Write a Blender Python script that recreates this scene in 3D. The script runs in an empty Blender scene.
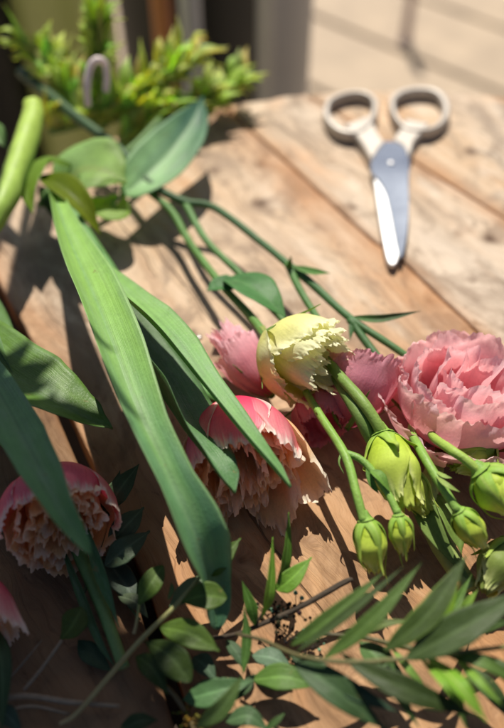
import bpy, math, random
import numpy as np
from mathutils import Vector, noise

random.seed(7)
R_ = math.radians
SC = bpy.context.scene
COL = SC.collection

# ------------------------------------------------------------------ camera model (cm)
F, H, TH = 760.0, 30.0, R_(48)
CAM = Vector((0, -H / math.tan(TH), H))
FWD = Vector((0, math.cos(TH), -math.sin(TH)))
UPV = Vector((0, math.sin(TH), math.cos(TH)))
RT = Vector((1, 0, 0))
SUN_AZ, SUN_EL = R_(-5), R_(57)      # azimuth measured from +Y towards +X
SUN = Vector((math.sin(SUN_AZ) * math.cos(SUN_EL), math.cos(SUN_AZ) * math.cos(SUN_EL), math.sin(SUN_EL)))
Z = Vector((0, 0, 1))

def at(px, py, z=0.0):
    """point (cm) at height z seen at the photo's pixel (504 x 728)"""
    d = RT * ((px - 252) / F) + UPV * (-(py - 364) / F) + FWD
    return CAM + d * ((z - H) / d.z)

def P(t):
    return at(*t)

def depth(p):
    return (p - CAM).dot(FWD)

def pxcm(p):
    return F / depth(p)

def lin(r, g, b):
    f = lambda c: (c / 12.92 if c <= .04045 else ((c + .055) / 1.055) ** 2.4)
    return (f(r / 255), f(g / 255), f(b / 255))

def mix(a, b, t):
    t = min(1, max(0, t))
    return tuple(x + (y - x) * t for x, y in zip(a, b))

def ss(a, b, x):
    t = min(1, max(0, (x - a) / (b - a)))
    return t * t * (3 - 2 * t)

def nz(x, y=0.0, z=0.0):
    return noise.noise(Vector((x, y, z)))

# ------------------------------------------------------------------ materials
def new_mat(name):
    m = bpy.data.materials.new(name)
    m.use_nodes = True
    nt = m.node_tree
    for n in list(nt.nodes):
        nt.nodes.remove(n)
    return m, nt, nt.nodes, nt.links

def math_n(nt, op, a, b=None, c=None, clamp=False):
    n = nt.nodes.new('ShaderNodeMath'); n.operation = op; n.use_clamp = clamp
    for i, v in enumerate((a, b, c)):
        if v is None: continue
        if isinstance(v, (int, float)): n.inputs[i].default_value = v
        else: nt.links.new(v, n.inputs[i])
    return n.outputs[0]

def mix_c(nt, fac, a, b, mode='MIX'):
    n = nt.nodes.new('ShaderNodeMix'); n.data_type = 'RGBA'; n.blend_type = mode; n.clamp_factor = True
    for s, v in ((n.inputs[0], fac), (n.inputs[6], a), (n.inputs[7], b)):
        if isinstance(v, (int, float)): s.default_value = v
        elif isinstance(v, tuple): s.default_value = (*v, 1) if len(v) == 3 else v
        else: nt.links.new(v, s)
    return n.outputs[2]

def noise_n(nt, vec, scale, detail=4, rough=.55, dist=0.0):
    n = nt.nodes.new('ShaderNodeTexNoise')
    n.inputs['Scale'].default_value = scale
    n.inputs['Detail'].default_value = detail
    n.inputs['Roughness'].default_value = rough
    n.inputs['Distortion'].default_value = dist
    nt.links.new(vec, n.inputs['Vector'])
    return n.outputs['Fac']

def mapping_n(nt, vec, scale, loc=(0, 0, 0)):
    n = nt.nodes.new('ShaderNodeMapping')
    n.inputs['Scale'].default_value = scale
    n.inputs['Location'].default_value = loc
    nt.links.new(vec, n.inputs['Vector'])
    return n.outputs[0]

def plant_mat(name, rough=.45, trans=.3, vein=(40, 1.2), vein_amt=.25, mottle=.3, bump=.25, spec=.4, trans_tint=(1, 1, 1), coat=0.0, grain=900, spots=0.0, bloom=0.0):
    """colour comes from the mesh attribute Col; veins and mottling are added procedurally; part of the light passes through"""
    m, nt, N, L = new_mat(name)
    at_ = N.new('ShaderNodeAttribute'); at_.attribute_name = 'Col'
    uv = N.new('ShaderNodeUVMap'); uv.uv_map = 'UV'
    tc = N.new('ShaderNodeTexCoord')
    v = noise_n(nt, mapping_n(nt, uv.outputs[0], (vein[0], vein[1], 1)), 1.0, 3, .6)
    mo = noise_n(nt, tc.outputs['Object'], 130, 5, .6)
    fi = noise_n(nt, tc.outputs['Object'], grain, 3, .6)
    f1 = math_n(nt, 'MULTIPLY_ADD', v, 2 * vein_amt, 1 - vein_amt)
    f2 = math_n(nt, 'MULTIPLY_ADD', mo, 2 * mottle, 1 - mottle)
    f3 = math_n(nt, 'MULTIPLY_ADD', fi, .3, .85)
    f = math_n(nt, 'MULTIPLY', math_n(nt, 'MULTIPLY', f1, f2), f3)
    g = N.new('ShaderNodeVectorMath'); g.operation = 'SCALE'
    L.new(at_.outputs['Color'], g.inputs[0]); L.new(f, g.inputs['Scale'])
    gc = g.outputs[0]
    if bloom:
        pb = math_n(nt, 'MULTIPLY_ADD', noise_n(nt, mapping_n(nt, uv.outputs[0], (3, 5, 1)), 1, 5, .65), 4.0, -1.8, clamp=True)
        gc = mix_c(nt, math_n(nt, 'MULTIPLY', pb, bloom), gc, (.34, .46, .36))
    if spots:
        sp = math_n(nt, 'MULTIPLY_ADD', noise_n(nt, tc.outputs['Object'], 210, 3, .6), 14.0, -9.6, clamp=True)
        sp2 = math_n(nt, 'MULTIPLY_ADD', noise_n(nt, mapping_n(nt, uv.outputs[0], (30, 1.6, 1), (3, 7, 0)), 1, 4, .6), 12.0, -8.2, clamp=True)
        gc = mix_c(nt, math_n(nt, 'MULTIPLY', math_n(nt, 'MAXIMUM', sp, sp2), spots), gc, (.23, .20, .07))
    pr = N.new('ShaderNodeBsdfPrincipled')
    L.new(gc, pr.inputs['Base Color'])
    rr = math_n(nt, 'MULTIPLY_ADD', mo, .3, rough - .15, clamp=True)
    L.new(rr, pr.inputs['Roughness'])
    pr.inputs['Specular IOR Level'].default_value = spec
    bp = N.new('ShaderNodeBump'); bp.inputs['Strength'].default_value = bump; bp.inputs['Distance'].default_value = .0006
    L.new(math_n(nt, 'ADD', v, math_n(nt, 'MULTIPLY', fi, .6)), bp.inputs['Height']); L.new(bp.outputs[0], pr.inputs['Normal'])
    tr = N.new('ShaderNodeBsdfTranslucent')
    tt = N.new('ShaderNodeVectorMath'); tt.operation = 'MULTIPLY'
    L.new(gc, tt.inputs[0]); tt.inputs[1].default_value = trans_tint
    L.new(tt.outputs[0], tr.inputs['Color']); L.new(bp.outputs[0], tr.inputs['Normal'])
    mx = N.new('ShaderNodeMixShader'); mx.inputs[0].default_value = trans
    L.new(pr.outputs[0], mx.inputs[1]); L.new(tr.outputs[0], mx.inputs[2])
    out = N.new('ShaderNodeOutputMaterial'); L.new(mx.outputs[0], out.inputs[0])
    return m

def simple_mat(name, col, rough=.5, metal=0.0, noise_scale=60, amt=.2, bump=.1, spec=.5, col2=None, bdist=.0008):
    m, nt, N, L = new_mat(name)
    tc = N.new('ShaderNodeTexCoord')
    n1 = noise_n(nt, tc.outputs['Object'], noise_scale, 6, .6)
    n2 = noise_n(nt, tc.outputs['Object'], noise_scale * 9, 4, .6)
    c = mix_c(nt, n1, tuple(x * (1 - amt) for x in col), col2 or tuple(min(1, x * (1 + amt)) for x in col))
    pr = N.new('ShaderNodeBsdfPrincipled'); L.new(c, pr.inputs['Base Color'])
    pr.inputs['Metallic'].default_value = metal
    pr.inputs['Specular IOR Level'].default_value = spec
    L.new(math_n(nt, 'MULTIPLY_ADD', n1, .25, rough - .12, clamp=True), pr.inputs['Roughness'])
    bp = N.new('ShaderNodeBump'); bp.inputs['Strength'].default_value = bump; bp.inputs['Distance'].default_value = bdist
    L.new(n2, bp.inputs['Height']); L.new(bp.outputs[0], pr.inputs['Normal'])
    out = N.new('ShaderNodeOutputMaterial'); L.new(pr.outputs[0], out.inputs[0])
    return m

M_TLEAF = plant_mat('tulip_leaf', .42, .26, (46, .8), .24, .22, .5, .4, (1.3, 1.25, .4), spots=.75, bloom=.3)
M_LEAF = plant_mat('leaf', .47, .25, (10, 14), .12, .28, .35, .22, spots=.7, bloom=.05, trans_tint=(1.5, 1.35, .3))
M_STEM = plant_mat('stem', .5, .08, (14, 6), .2, .3, .4, .35, (1.2, 1.2, .5), spots=.6)
M_TWIG = plant_mat('twig', .8, 0.0, (20, 6), .35, .5, .9, .2)
M_BUD = plant_mat('bud', .58, .28, (16, 2), .1, .18, .25, .4, (1.25, 1.2, .4))
M_PETAL = plant_mat('petal', .55, .45, (34, 2.2), .10, .14, .35, .25, (1.15, .95, .9))
M_CREAM = plant_mat('cream_petal', .55, .4, (30, 2.2), .08, .14, .3, .25, (1.05, 1.05, .9))
M_TPETAL = plant_mat('tulip_petal', .42, .4, (60, 1.5), .10, .12, .3, .35, (1.15, .9, .85))
M_BACK = plant_mat('background_leaf', .5, .6, (8, 3), .1, .2, .2, .3, (1.35, 1.25, .5))

def wood_mat(knots):
    m, nt, N, L = new_mat('weathered_planks')
    uv = N.new('ShaderNodeUVMap'); uv.uv_map = 'UV'
    tc = N.new('ShaderNodeTexCoord')
    sep = N.new('ShaderNodeSeparateXYZ'); L.new(uv.outputs[0], sep.inputs[0])
    pid = N.new('ShaderNodeAttribute'); pid.attribute_name = 'plank'
    u, v = sep.outputs[0], sep.outputs[1]
    low = noise_n(nt, mapping_n(nt, uv.outputs[0], (6, 14, 1)), 1, 4, .55)
    v = math_n(nt, 'ADD', v, math_n(nt, 'MULTIPLY_ADD', low, .05, -.025))
    km = None
    tint_shade = N.new('ShaderNodeAttribute'); tint_shade.attribute_name = 'tint_shade'
    for (kx, ky, r, s) in knots:           # knots bend the grain around themselves and darken
        d = N.new('ShaderNodeVectorMath'); d.operation = 'SUBTRACT'
        L.new(tc.outputs['Object'], d.inputs[0]); d.inputs[1].default_value = (kx, ky, 0)
        d2 = mapping_n(nt, d.outputs[0], (1, 1, 0))
        ln = N.new('ShaderNodeVectorMath'); ln.operation = 'LENGTH'; L.new(d2, ln.inputs[0])
        wob = noise_n(nt, tc.outputs['Object'], 90, 3, .6)
        dist = math_n(nt, 'ADD', ln.outputs['Value'], math_n(nt, 'MULTIPLY_ADD', wob, r * 1.2, -r * .6))
        g = math_n(nt, 'DIVIDE', dist, r)
        e = math_n(nt, 'POWER', 2.718, math_n(nt, 'MULTIPLY', math_n(nt, 'MULTIPLY', g, g), -.35))
        v = math_n(nt, 'ADD', v, math_n(nt, 'MULTIPLY', e, r * 1.6))
        k = math_n(nt, 'MULTIPLY', math_n(nt, 'POWER', 2.718, math_n(nt, 'MULTIPLY', math_n(nt, 'MULTIPLY', g, g), -1.3)), s)
        km = k if km is None else math_n(nt, 'MAXIMUM', km, k)
    comb = N.new('ShaderNodeCombineXYZ'); L.new(u, comb.inputs[0]); L.new(v, comb.inputs[1]); L.new(pid.outputs['Fac'], comb.inputs[2])
    w = comb.outputs[0]
    g1 = noise_n(nt, mapping_n(nt, w, (7, 130, 9)), 1, 5, .6)
    g2 = noise_n(nt, mapping_n(nt, w, (24, 900, 9)), 1, 4, .65)
    blot = noise_n(nt, mapping_n(nt, w, (14, 34, 5)), 1, 5, .6)
    wid = noise_n(nt, mapping_n(nt, w, (3.5, 9, 3)), 1, 4, .55)
    fib = noise_n(nt, mapping_n(nt, w, (60, 2600, 9)), 1, 2, .7)
    rp = N.new('ShaderNodeValToRGB'); L.new(g1, rp.inputs[0])
    els = rp.color_ramp.elements
    els[0].position = .28; els[0].color = (.35, .205, .11, 1)
    els[1].position = .75; els[1].color = (.66, .51, .365, 1)
    e = els.new(.5); e.color = (.55, .385, .24, 1)
    c = rp.outputs[0]
    grey = math_n(nt, 'MULTIPLY_ADD', wid, 3.4, -1.3, clamp=True)
    c = mix_c(nt, math_n(nt, 'MULTIPLY', grey, .85), c, (.57, .495, .41))
    org = math_n(nt, 'MULTIPLY_ADD', blot, 4.0, -2.15, clamp=True)
    c = mix_c(nt, math_n(nt, 'MULTIPLY', org, .6), c, (.60, .27, .085))
    drk = math_n(nt, 'MULTIPLY_ADD', g2, -7.0, 3.1, clamp=True)
    c = mix_c(nt, math_n(nt, 'MULTIPLY', drk, .6), c, (.19, .12, .07))
    smg = noise_n(nt, mapping_n(nt, w, (16, 26, 7)), 1, 7, .66, .8)
    smk = math_n(nt, 'MULTIPLY_ADD', smg, 9.0, -4.35, clamp=True)
    c = mix_c(nt, math_n(nt, 'MULTIPLY', smk, .8), c, (.24, .175, .125))
    worn = math_n(nt, 'MULTIPLY_ADD', noise_n(nt, mapping_n(nt, w, (18, 46, 23)), 1, 7, .7, .5), 8.0, -4.2, clamp=True)
    c = mix_c(nt, math_n(nt, 'MULTIPLY', worn, .55), c, (.70, .61, .50))
    spk = math_n(nt, 'MULTIPLY_ADD', noise_n(nt, mapping_n(nt, w, (60, 140, 31)), 1, 5, .7), 10.0, -5.9, clamp=True)
    c = mix_c(nt, math_n(nt, 'MULTIPLY', spk, .7), c, (.13, .085, .055))
    crk = math_n(nt, 'MULTIPLY_ADD', noise_n(nt, mapping_n(nt, w, (4, 210, 17)), 1, 2, .5), -22, 6.6, clamp=True)
    c = mix_c(nt, math_n(nt, 'MULTIPLY', crk, .7), c, (.10, .055, .03))
    c = mix_c(nt, math_n(nt, 'MULTIPLY', math_n(nt, 'MULTIPLY_ADD', fib, 2, -.6, clamp=True), .18), c, (.82, .70, .55))
    if km is not None:
        c = mix_c(nt, km, c, (.10, .052, .028))
    # edges of the planks are stained by weather
    ed = N.new('ShaderNodeAttribute'); ed.attribute_name = 'edge'
    est = math_n(nt, 'MULTIPLY', math_n(nt, 'MULTIPLY', ed.outputs['Fac'], math_n(nt, 'MULTIPLY_ADD', blot, 1.6, -.2, clamp=True)), .85)
    c = mix_c(nt, est, c, (.42, .19, .065))
    c = mix_c(nt, tint_shade.outputs['Fac'], c, mix_c(nt, 1.0, c, (.74, .54, .36), 'MULTIPLY'))
    c = mix_c(nt, math_n(nt, 'SUBTRACT', tint_shade.outputs['Fac'], 1.0, clamp=True), c, mix_c(nt, 1.0, c, (.52, .54, .56), 'MULTIPLY'))  # shade over the left planks, put into their wood colour
    pr = N.new('ShaderNodeBsdfPrincipled'); L.new(c, pr.inputs['Base Color'])
    pr.inputs['Roughness'].default_value = .68; pr.inputs['Specular IOR Level'].default_value = .3
    h = math_n(nt, 'ADD', math_n(nt, 'MULTIPLY', g2, .7), math_n(nt, 'MULTIPLY', fib, .4))
    h = math_n(nt, 'SUBTRACT', h, math_n(nt, 'MULTIPLY', crk, 1.6))
    bp = N.new('ShaderNodeBump'); bp.inputs['Strength'].default_value = .8; bp.inputs['Distance'].default_value = .0011
    L.new(h, bp.inputs['Height']); L.new(bp.outputs[0], pr.inputs['Normal'])
    out = N.new('ShaderNodeOutputMaterial'); L.new(pr.outputs[0], out.inputs[0])
    return m

# ------------------------------------------------------------------ object helpers
def thing(name, label, cat, loc, group=None):
    o = bpy.data.objects.new(name, None); COL.objects.link(o)
    o.empty_display_size = .01
    o.location = loc * .01
    o['label'] = label; o['category'] = cat
    if group: o['group'] = group
    return o

def tag(o, label, cat, group=None):
    o['label'] = label; o['category'] = cat
    if group: o['group'] = group
    return o

class MB:
    """collects grids into one mesh: verts in cm, a colour per vertex, uv per vertex"""
    def __init__(s):
        s.v, s.f, s.c, s.uv = [], [], [], []
    def add(s, v, f, c, uv=None):
        b = len(s.v)
        s.v += v; s.c += c if isinstance(c, list) else [c] * len(v)
        s.uv += uv if uv else [(0, 0)] * len(v)
        s.f += [tuple(i + b for i in q) for q in f]
    def build(s, name, mat, parent=None, smooth=True):
        off = parent_loc(parent)
        me = bpy.data.meshes.new(name)
        me.from_pydata([tuple((Vector(p) * .01) - off) for p in s.v], [], s.f)
        ca = me.color_attributes.new('Col', 'FLOAT_COLOR', 'POINT')
        ca.data.foreach_set('color', np.array([(*c, 1) for c in s.c], dtype=np.float32).ravel())
        ul = me.uv_layers.new(name='UV')
        li = np.zeros(len(me.loops), dtype=np.int32); me.loops.foreach_get('vertex_index', li)
        ul.data.foreach_set('uv', np.array(s.uv, dtype=np.float32)[li].ravel())
        me.polygons.foreach_set('use_smooth', [smooth] * len(me.polygons))
        me.materials.append(mat); me.update()
        o = bpy.data.objects.new(name, me); COL.objects.link(o)
        if parent: o.parent = parent
        return o

def parent_loc(p):
    v = Vector((0, 0, 0))
    while p:
        v += p.location; p = p.parent
    return v

def spline(pts, n):
    """Catmull-Rom through pts (any dimension tuples) -> n+1 samples"""
    a = [np.array(p, dtype=float) for p in pts]
    if len(a) == 2:
        return [a[0] + (a[1] - a[0]) * i / n for i in range(n + 1)]
    a = [2 * a[0] - a[1]] + a + [2 * a[-1] - a[-2]]
    m = len(a) - 3; out = []
    for i in range(n + 1):
        t = i / n * m; k = min(int(t), m - 1); t -= k
        p0, p1, p2, p3 = a[k:k + 4]
        out.append(.5 * (2 * p1 + (p2 - p0) * t + (2 * p0 - 5 * p1 + 4 * p2 - p3) * t * t + (3 * p1 - p0 - 3 * p2 + p3) * t ** 3))
    return out

def tube_mb(mb, pts, rad, c0, c1=None, n=None, sides=12, wob=.07, seed=0, px=True, cap=None):
    """round stem; rad in photo pixels (px=True) or cm, one number or a list along the stem"""
    W = [P(p) if px else Vector(p) for p in pts]
    n = n or 8 * (len(W) - 1)
    C = [Vector(p) for p in spline([tuple(w) for w in W], n)]
    rr = rad if isinstance(rad, (list, tuple)) else [rad, rad]
    rs = spline([(r,) for r in rr], n)
    v, f, c, uv = [], [], [], []
    ref = Vector((.3, .2, 1))
    for i, p in enumerate(C):
        T = (C[min(i + 1, n)] - C[max(i - 1, 0)]).normalized()
        a = T.cross(ref).normalized(); b = a.cross(T)
        r = float(rs[i][0]); r = r / pxcm(p) if px else r
        for k in range(sides):
            t = 2 * math.pi * k / sides
            q = r * (1 + wob * nz(i * .45 + seed, math.cos(t) * 1.5, math.sin(t) * 1.5 + seed))
            v.append(p + a * math.cos(t) * q + b * math.sin(t) * q)
            c.append(mix(c0, c1 or c0, i / n)); uv.append((k / sides * .6, i / n * 3))
    for i in range(n):
        for k in range(sides):
            k2 = (k + 1) % sides
            f.append((i * sides + k, i * sides + k2, (i + 1) * sides + k2, (i + 1) * sides + k))
    for e, ci in ((0, C[0]), (n, C[-1])):
        v.append(ci); c.append((cap if cap else c[e * sides])); uv.append((0, 0))
        for k in range(sides):
            q = (e * sides + k, e * sides + (k + 1) % sides, len(v) - 1)
            f.append(q if e else q[::-1])
    mb.add(v, f, c, uv)
    return C

def shape_fn(kind):
    if kind == 'ellip':     # elliptical leaf on a short petiole
        return lambda v: max(.05, (math.sin(math.pi * min(1, (v * 1.04)) ** .92)) ** .85 if v < .96 else .9 * (1 - v) * 4)
    if kind == 'obov':      # widest near the blunt tip
        return lambda v: max(.05, math.sin(math.pi * v ** 1.45) ** .75)
    if kind == 'lance':
        return lambda v: max(.04, math.sin(math.pi * v ** .85) ** 1.05)
    if kind == 'blade':     # strap tapering to a tip
        return lambda v: max(.03, (1 - v ** 3.2) * (.55 + .45 * math.sin(math.pi * min(1, v * 1.3))))
    if kind == 'sepal':
        return lambda v: max(.03, (1 - v) ** .8)
    return kind

def leaf_mb(mb, pts, w, kind='ellip', N=None, fold=.12, cup=0.0, wavy=.03, col=(.1, .25, .05), col2=None, rib=None,
            thick=.035, seed=0, nv=30, nu=12, twist=0.0, edge=None, px=True, asym=0.0, tipcol=None):
    """leaf blade with thickness. w: full width in photo pixels at its widest as seen, or cm; N: direction its face looks"""
    W = [P(p) if px else Vector(p) for p in pts]
    C = [Vector(p) for p in spline([tuple(q) for q in W], nv)]
    fn = shape_fn(kind)
    N0 = (N or Vector((0, 0, 1))).normalized()
    mid = C[nv // 2]
    T = (C[nv // 2 + 1] - C[nv // 2 - 1]).normalized()
    wd = T.cross(N0).normalized()
    if px:
        tocam = (CAM - mid).normalized()
        tp = (T - tocam * T.dot(tocam)).normalized()
        wp = wd - tocam * wd.dot(tocam)
        ap = (wp - tp * wp.dot(tp)).length
        hw = w / pxcm(mid) / max(.35, ap) / 2
    else:
        hw = w / 2
    v, c, uv, f = [], [], [], []
    Np = N0
    for side in (1, -1):
        for i in range(nv + 1):
            t = i / nv
            T = (C[min(i + 1, nv)] - C[max(i - 1, 0)]).normalized()
            Nn = (N0 - T * N0.dot(T))
            if Nn.length < .12: Nn = Np - T * Np.dot(T)
            Nn.normalize(); Np = Nn
            A = T.cross(Nn).normalized()
            if twist:
                a = twist * (t - .4); A, Nn = A * math.cos(a) + Nn * math.sin(a), Nn * math.cos(a) - A * math.sin(a)
            h = hw * fn(t)
            for j in range(nu + 1):
                u = j / nu * 2 - 1
                uu = abs(u)
                off = fold * h * (uu ** 1.3) + cup * h * u * u - (thick * .5 * (1 - .75 * uu ** 3)) * (1 - side)
                off += wavy * hw * (uu ** 1.5) * (nz(t * 4.5 + seed * 3.1, u * .8, seed) * 2.2)
                off += .02 * hw * nz(t * 9, u * 3, seed + 9)
                if side == 1: off -= .03 * hw * math.exp(-(u / .07) ** 2) * (1 - t)
                s = u * (1 + .06 * nz(t * 7 + (3 if u > 0 else 0), seed, 2.2)) + asym * u * u * (1 if u > 0 else -1)
                v.append(C[i] + A * h * s + Nn * off)
                cc = mix(col, col2 or col, ss(.1, .9, t + .25 * nz(u * 2, t * 3, seed)))
                cc = mix(cc, tuple(x * .62 for x in cc), max(0, nz(u * 5 + seed, t * 2.2, 4)) * .8)
                if rib: cc = mix(cc, rib, math.exp(-(u / .085) ** 2) * (1 - .5 * t) * .9)
                if edge: cc = mix(cc, edge, ss(.86, 1, uu) * .7)
                if tipcol: cc = mix(cc, tipcol, ss(.9, 1, t))
                c.append(cc); uv.append((u * .5 + .5, t))
    n1 = nu + 1; S = (nv + 1) * n1
    for i in range(nv):
        for j in range(nu):
            a = i * n1 + j
            f.append((a, a + 1, a + n1 + 1, a + n1))
            f.append((S + a, S + a + n1, S + a + n1 + 1, S + a + 1))
    for i in range(nv):
        a = i * n1; f.append((a, a + n1, S + a + n1, S + a))
        a = i * n1 + nu; f.append((a, S + a, S + a + n1, a + n1))
    for j in range(nu):
        f.append((j, S + j, S + j + 1, j + 1))
        a = nv * n1 + j; f.append((a, a + 1, S + a + 1, S + a))
    mb.add(v, f, c, uv)

def leaf(parent, pts, w, kind='ellip', mat=None, name='leaf', **k):
    mb = MB(); leaf_mb(mb, pts, w, kind, **k)
    return mb.build(name, mat or M_LEAF, parent)

def tube(parent, pts, rad, c0, c1=None, mat=None, name='stem', **k):
    mb = MB(); tube_mb(mb, pts, rad, c0, c1, **k)
    return mb.build(name, mat or M_STEM, parent)

def frame(axis, ref=Vector((0, 0, 1))):
    a = axis.normalized()
    e1 = (ref - a * ref.dot(a)).normalized()
    return a, e1, a.cross(e1)

def petal_mb(mb, base, axis, az, L, R, A, colfn, open_=0.0, close=0.0, ruffle=.2, fringe=.1, seed=0, nu=34, nv=30, lean=0.0,
             rf=3.0, round_=.35, roll=0.0, r0=.12, thick=.02, swirl=0.0, wide=.55, rstart=.55, crk=.05, kc=1.0, narrow=.22):
    """one petal of a cup: A half angle (rad), R cup radius (cm), L length (cm)"""
    a, e1, e2 = frame(axis)
    v, c, uv, f = [], [], [], []
    rnd = random.Random(seed * 17 + 3)
    jag = [rnd.uniform(-1, 1) for _ in range(nu * 2 + 2)]
    S1 = []
    for i in range(nv + 1):
        t = i / nv
        for j in range(nu + 1):
            u = j / nu * 2 - 1; uu = abs(u)
            tip = 1 - round_ * uu ** 2.6
            te = t * tip
            hh = L * (te ** 1.05)
            rr = R * (r0 + (1 - r0) * math.sin(min(1, te * 1.45) * math.pi / 2) ** .85)
            rr *= 1 - close * ss(.5, 1, te)
            rr += R * open_ * ss(.4, 1.05, te) ** 1.4
            e_ = max(ss(rstart, 1, t), ss(.72, 1, uu) * ss(.25, .7, t) * .8)
            q = nz(u * rf * .6 + seed * 7.3, t * rf * .5, seed * 1.7)
            q2 = nz(u * rf * 1.5 + seed, t * rf * .9 + 5, seed * 2.9)
            q3 = math.sin(u * rf * 2.3 + seed * 2.3 + 2.5 * q)
            q4 = math.sin(u * rf * 5.1 + seed * 1.1 + 4 * q2)
            rr += R * ruffle * (e_ * (1.1 * q + .55 * q3 + .7 * q2) + .35 * q4 * ss(.78, 1, t) * e_ + .30 * q * ss(.2, .6, t))
            hh += L * .16 * e_ * ruffle * (2.2 * q2 + .8 * q4 * ss(.7, 1, t))
            if crk:
                k = ss(.80, 1, t) ** 1.5 * (1 - .3 * uu)
                w1 = nz(u * 6 * kc + seed * 3, t * 7, seed + 4); w2 = nz(u * 15 * kc + seed, t * 16, seed + 8)
                rr += R * crk * (k * (2.2 * w1 + 1.5 * w2) + .35 * nz(u * 3, t * 4, seed + 2) * ss(.2, .6, t))
                hh += L * crk * k * (1.0 * nz(u * 8 * kc + seed, seed, 3.3) + .7 * nz(u * 21 * kc, seed, 6))
            if fringe:
                k = ss(.86, 1, t)
                hh += L * fringe * k * (1.1 * nz(u * 7 + seed, seed, .5) + .9 * nz(u * 15 + seed, seed, 1.5) + .35 * jag[j])
                rr += R * fringe * k * 1.5 * nz(u * 8 + 4, seed, 7.7)
            aw = A * (wide + (1 - wide) * math.sin(min(1, t * 1.25) * math.pi / 2)) * (1 - narrow * ss(.7, 1, t))
            ph = az + u * aw + swirl * t + .06 * q * e_
            rr += R * lean * t * u + roll * R * ss(.7, 1, t) * .5
            d = e1 * math.cos(ph) + e2 * math.sin(ph)
            S1.append(base + a * hh + d * max(.01, rr))
            c.append(colfn(u, t, q, q2)); uv.append((u * .5 + .5, t))
    n1 = nu + 1
    n1 = nu + 1
    for i in range(nv):
        for j in range(nu):
            q = i * n1 + j; f.append((q, q + 1, q + n1 + 1, q + n1))
    mb.add([tuple(p) for p in S1], f, c, uv)

def petal(parent, mat, *a, name='petal', **k):
    mb = MB(); petal_mb(mb, *a, **k); return mb.build(name, mat, parent)

def lathe(name, mat, par, c, prof, n=48, sq=None, rot=0, inner=None):
    mb = MB(); v, f = [], []
    for (r, z) in prof:
        for k in range(n):
            t = 2 * math.pi * k / n; x, y = math.cos(t), math.sin(t)
            if sq: x = math.copysign(abs(x) ** sq, x); y = math.copysign(abs(y) ** sq, y)
            X = x * math.cos(rot) - y * math.sin(rot); Y = x * math.sin(rot) + y * math.cos(rot)
            v.append((c.x + r * X, c.y + r * Y, c.z + z))
    for i in range(len(prof) - 1):
        for k in range(n): f.append((i * n + k, i * n + (k + 1) % n, (i + 1) * n + (k + 1) % n, (i + 1) * n + k))
    f.append(tuple(range(n - 1, -1, -1))); f.append(tuple(range((len(prof) - 1) * n, len(prof) * n)))
    mb.add(v, f, (.5, .5, .5)); return mb.build(name, mat, par)
def vessel(name, label, cat, c, r0, r1, h, mat, sq=None, rot=0, rim=.25, group=None):
    t = thing(name, label, cat, c, group)
    lathe('vessel_body', mat, t, c, [(r0 * .94, 0), (r0, .15), (r0 + (r1 - r0) * .5, h * .5), (r1, h - .2), (r1, h), (r1 - rim, h), (r1 - rim, h - 1.5), (r0 * .8, h * .35)], sq=sq, rot=rot)
    return t

# ------------------------------------------------------------------ the table (weathered planks)
LIMX, LIMY0, LIMY1 = 75, -45, 75
seams_px = {
    'D': [(375, 40), (504, 93)], 'B': [(406, 156), (504, 217)], 'A': [(250, 128), (373, 240), (404, 261), (482, 335)],
    'E': [(150, 232), (212, 322), (300, 460), (380, 640)], 'C': [(0, 297), (52, 390), (140, 590), (182, 728)]}
def ext(line):
    g = [at(*p) for p in line]
    d0 = (g[0] - g[1]).normalized(); d1 = (g[-1] - g[-2]).normalized()
    return [g[0] + d0 * 110] + g + [g[-1] + d1 * 110]
S = {k: ext(v) for k, v in seams_px.items()}
dirA = (S['A'][-2] - S['A'][1]).normalized(); nA = Vector((-dirA.y, dirA.x, 0))   # across the planks, to the upper right
if nA.x < 0: nA = -nA
order = []
for k in range(4, 0, -1): order.append([p - nA * (9.2 * k) for p in S['C']])
order += [S['C'], S['A'], S['B'], S['D']]
for k in range(1, 9): order.append([p + nA * (9.6 * k) for p in S['D']])

def resample(line, n):
    """points evenly placed along the main direction"""
    s = [p.dot(dirA) for p in line]; lo, hi = -95, 75
    out = []
    for i in range(n + 1):
        x = lo + (hi - lo) * i / n
        for k in range(len(s) - 1):
            if s[k] <= x <= s[k + 1] or k == len(s) - 2:
                t = (x - s[k]) / (s[k + 1] - s[k]); out.append(line[k] + (line[k + 1] - line[k]) * t); break
    return out

TC, TR = Vector((11, -7, 0)), 36.0      # the table is round

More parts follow.
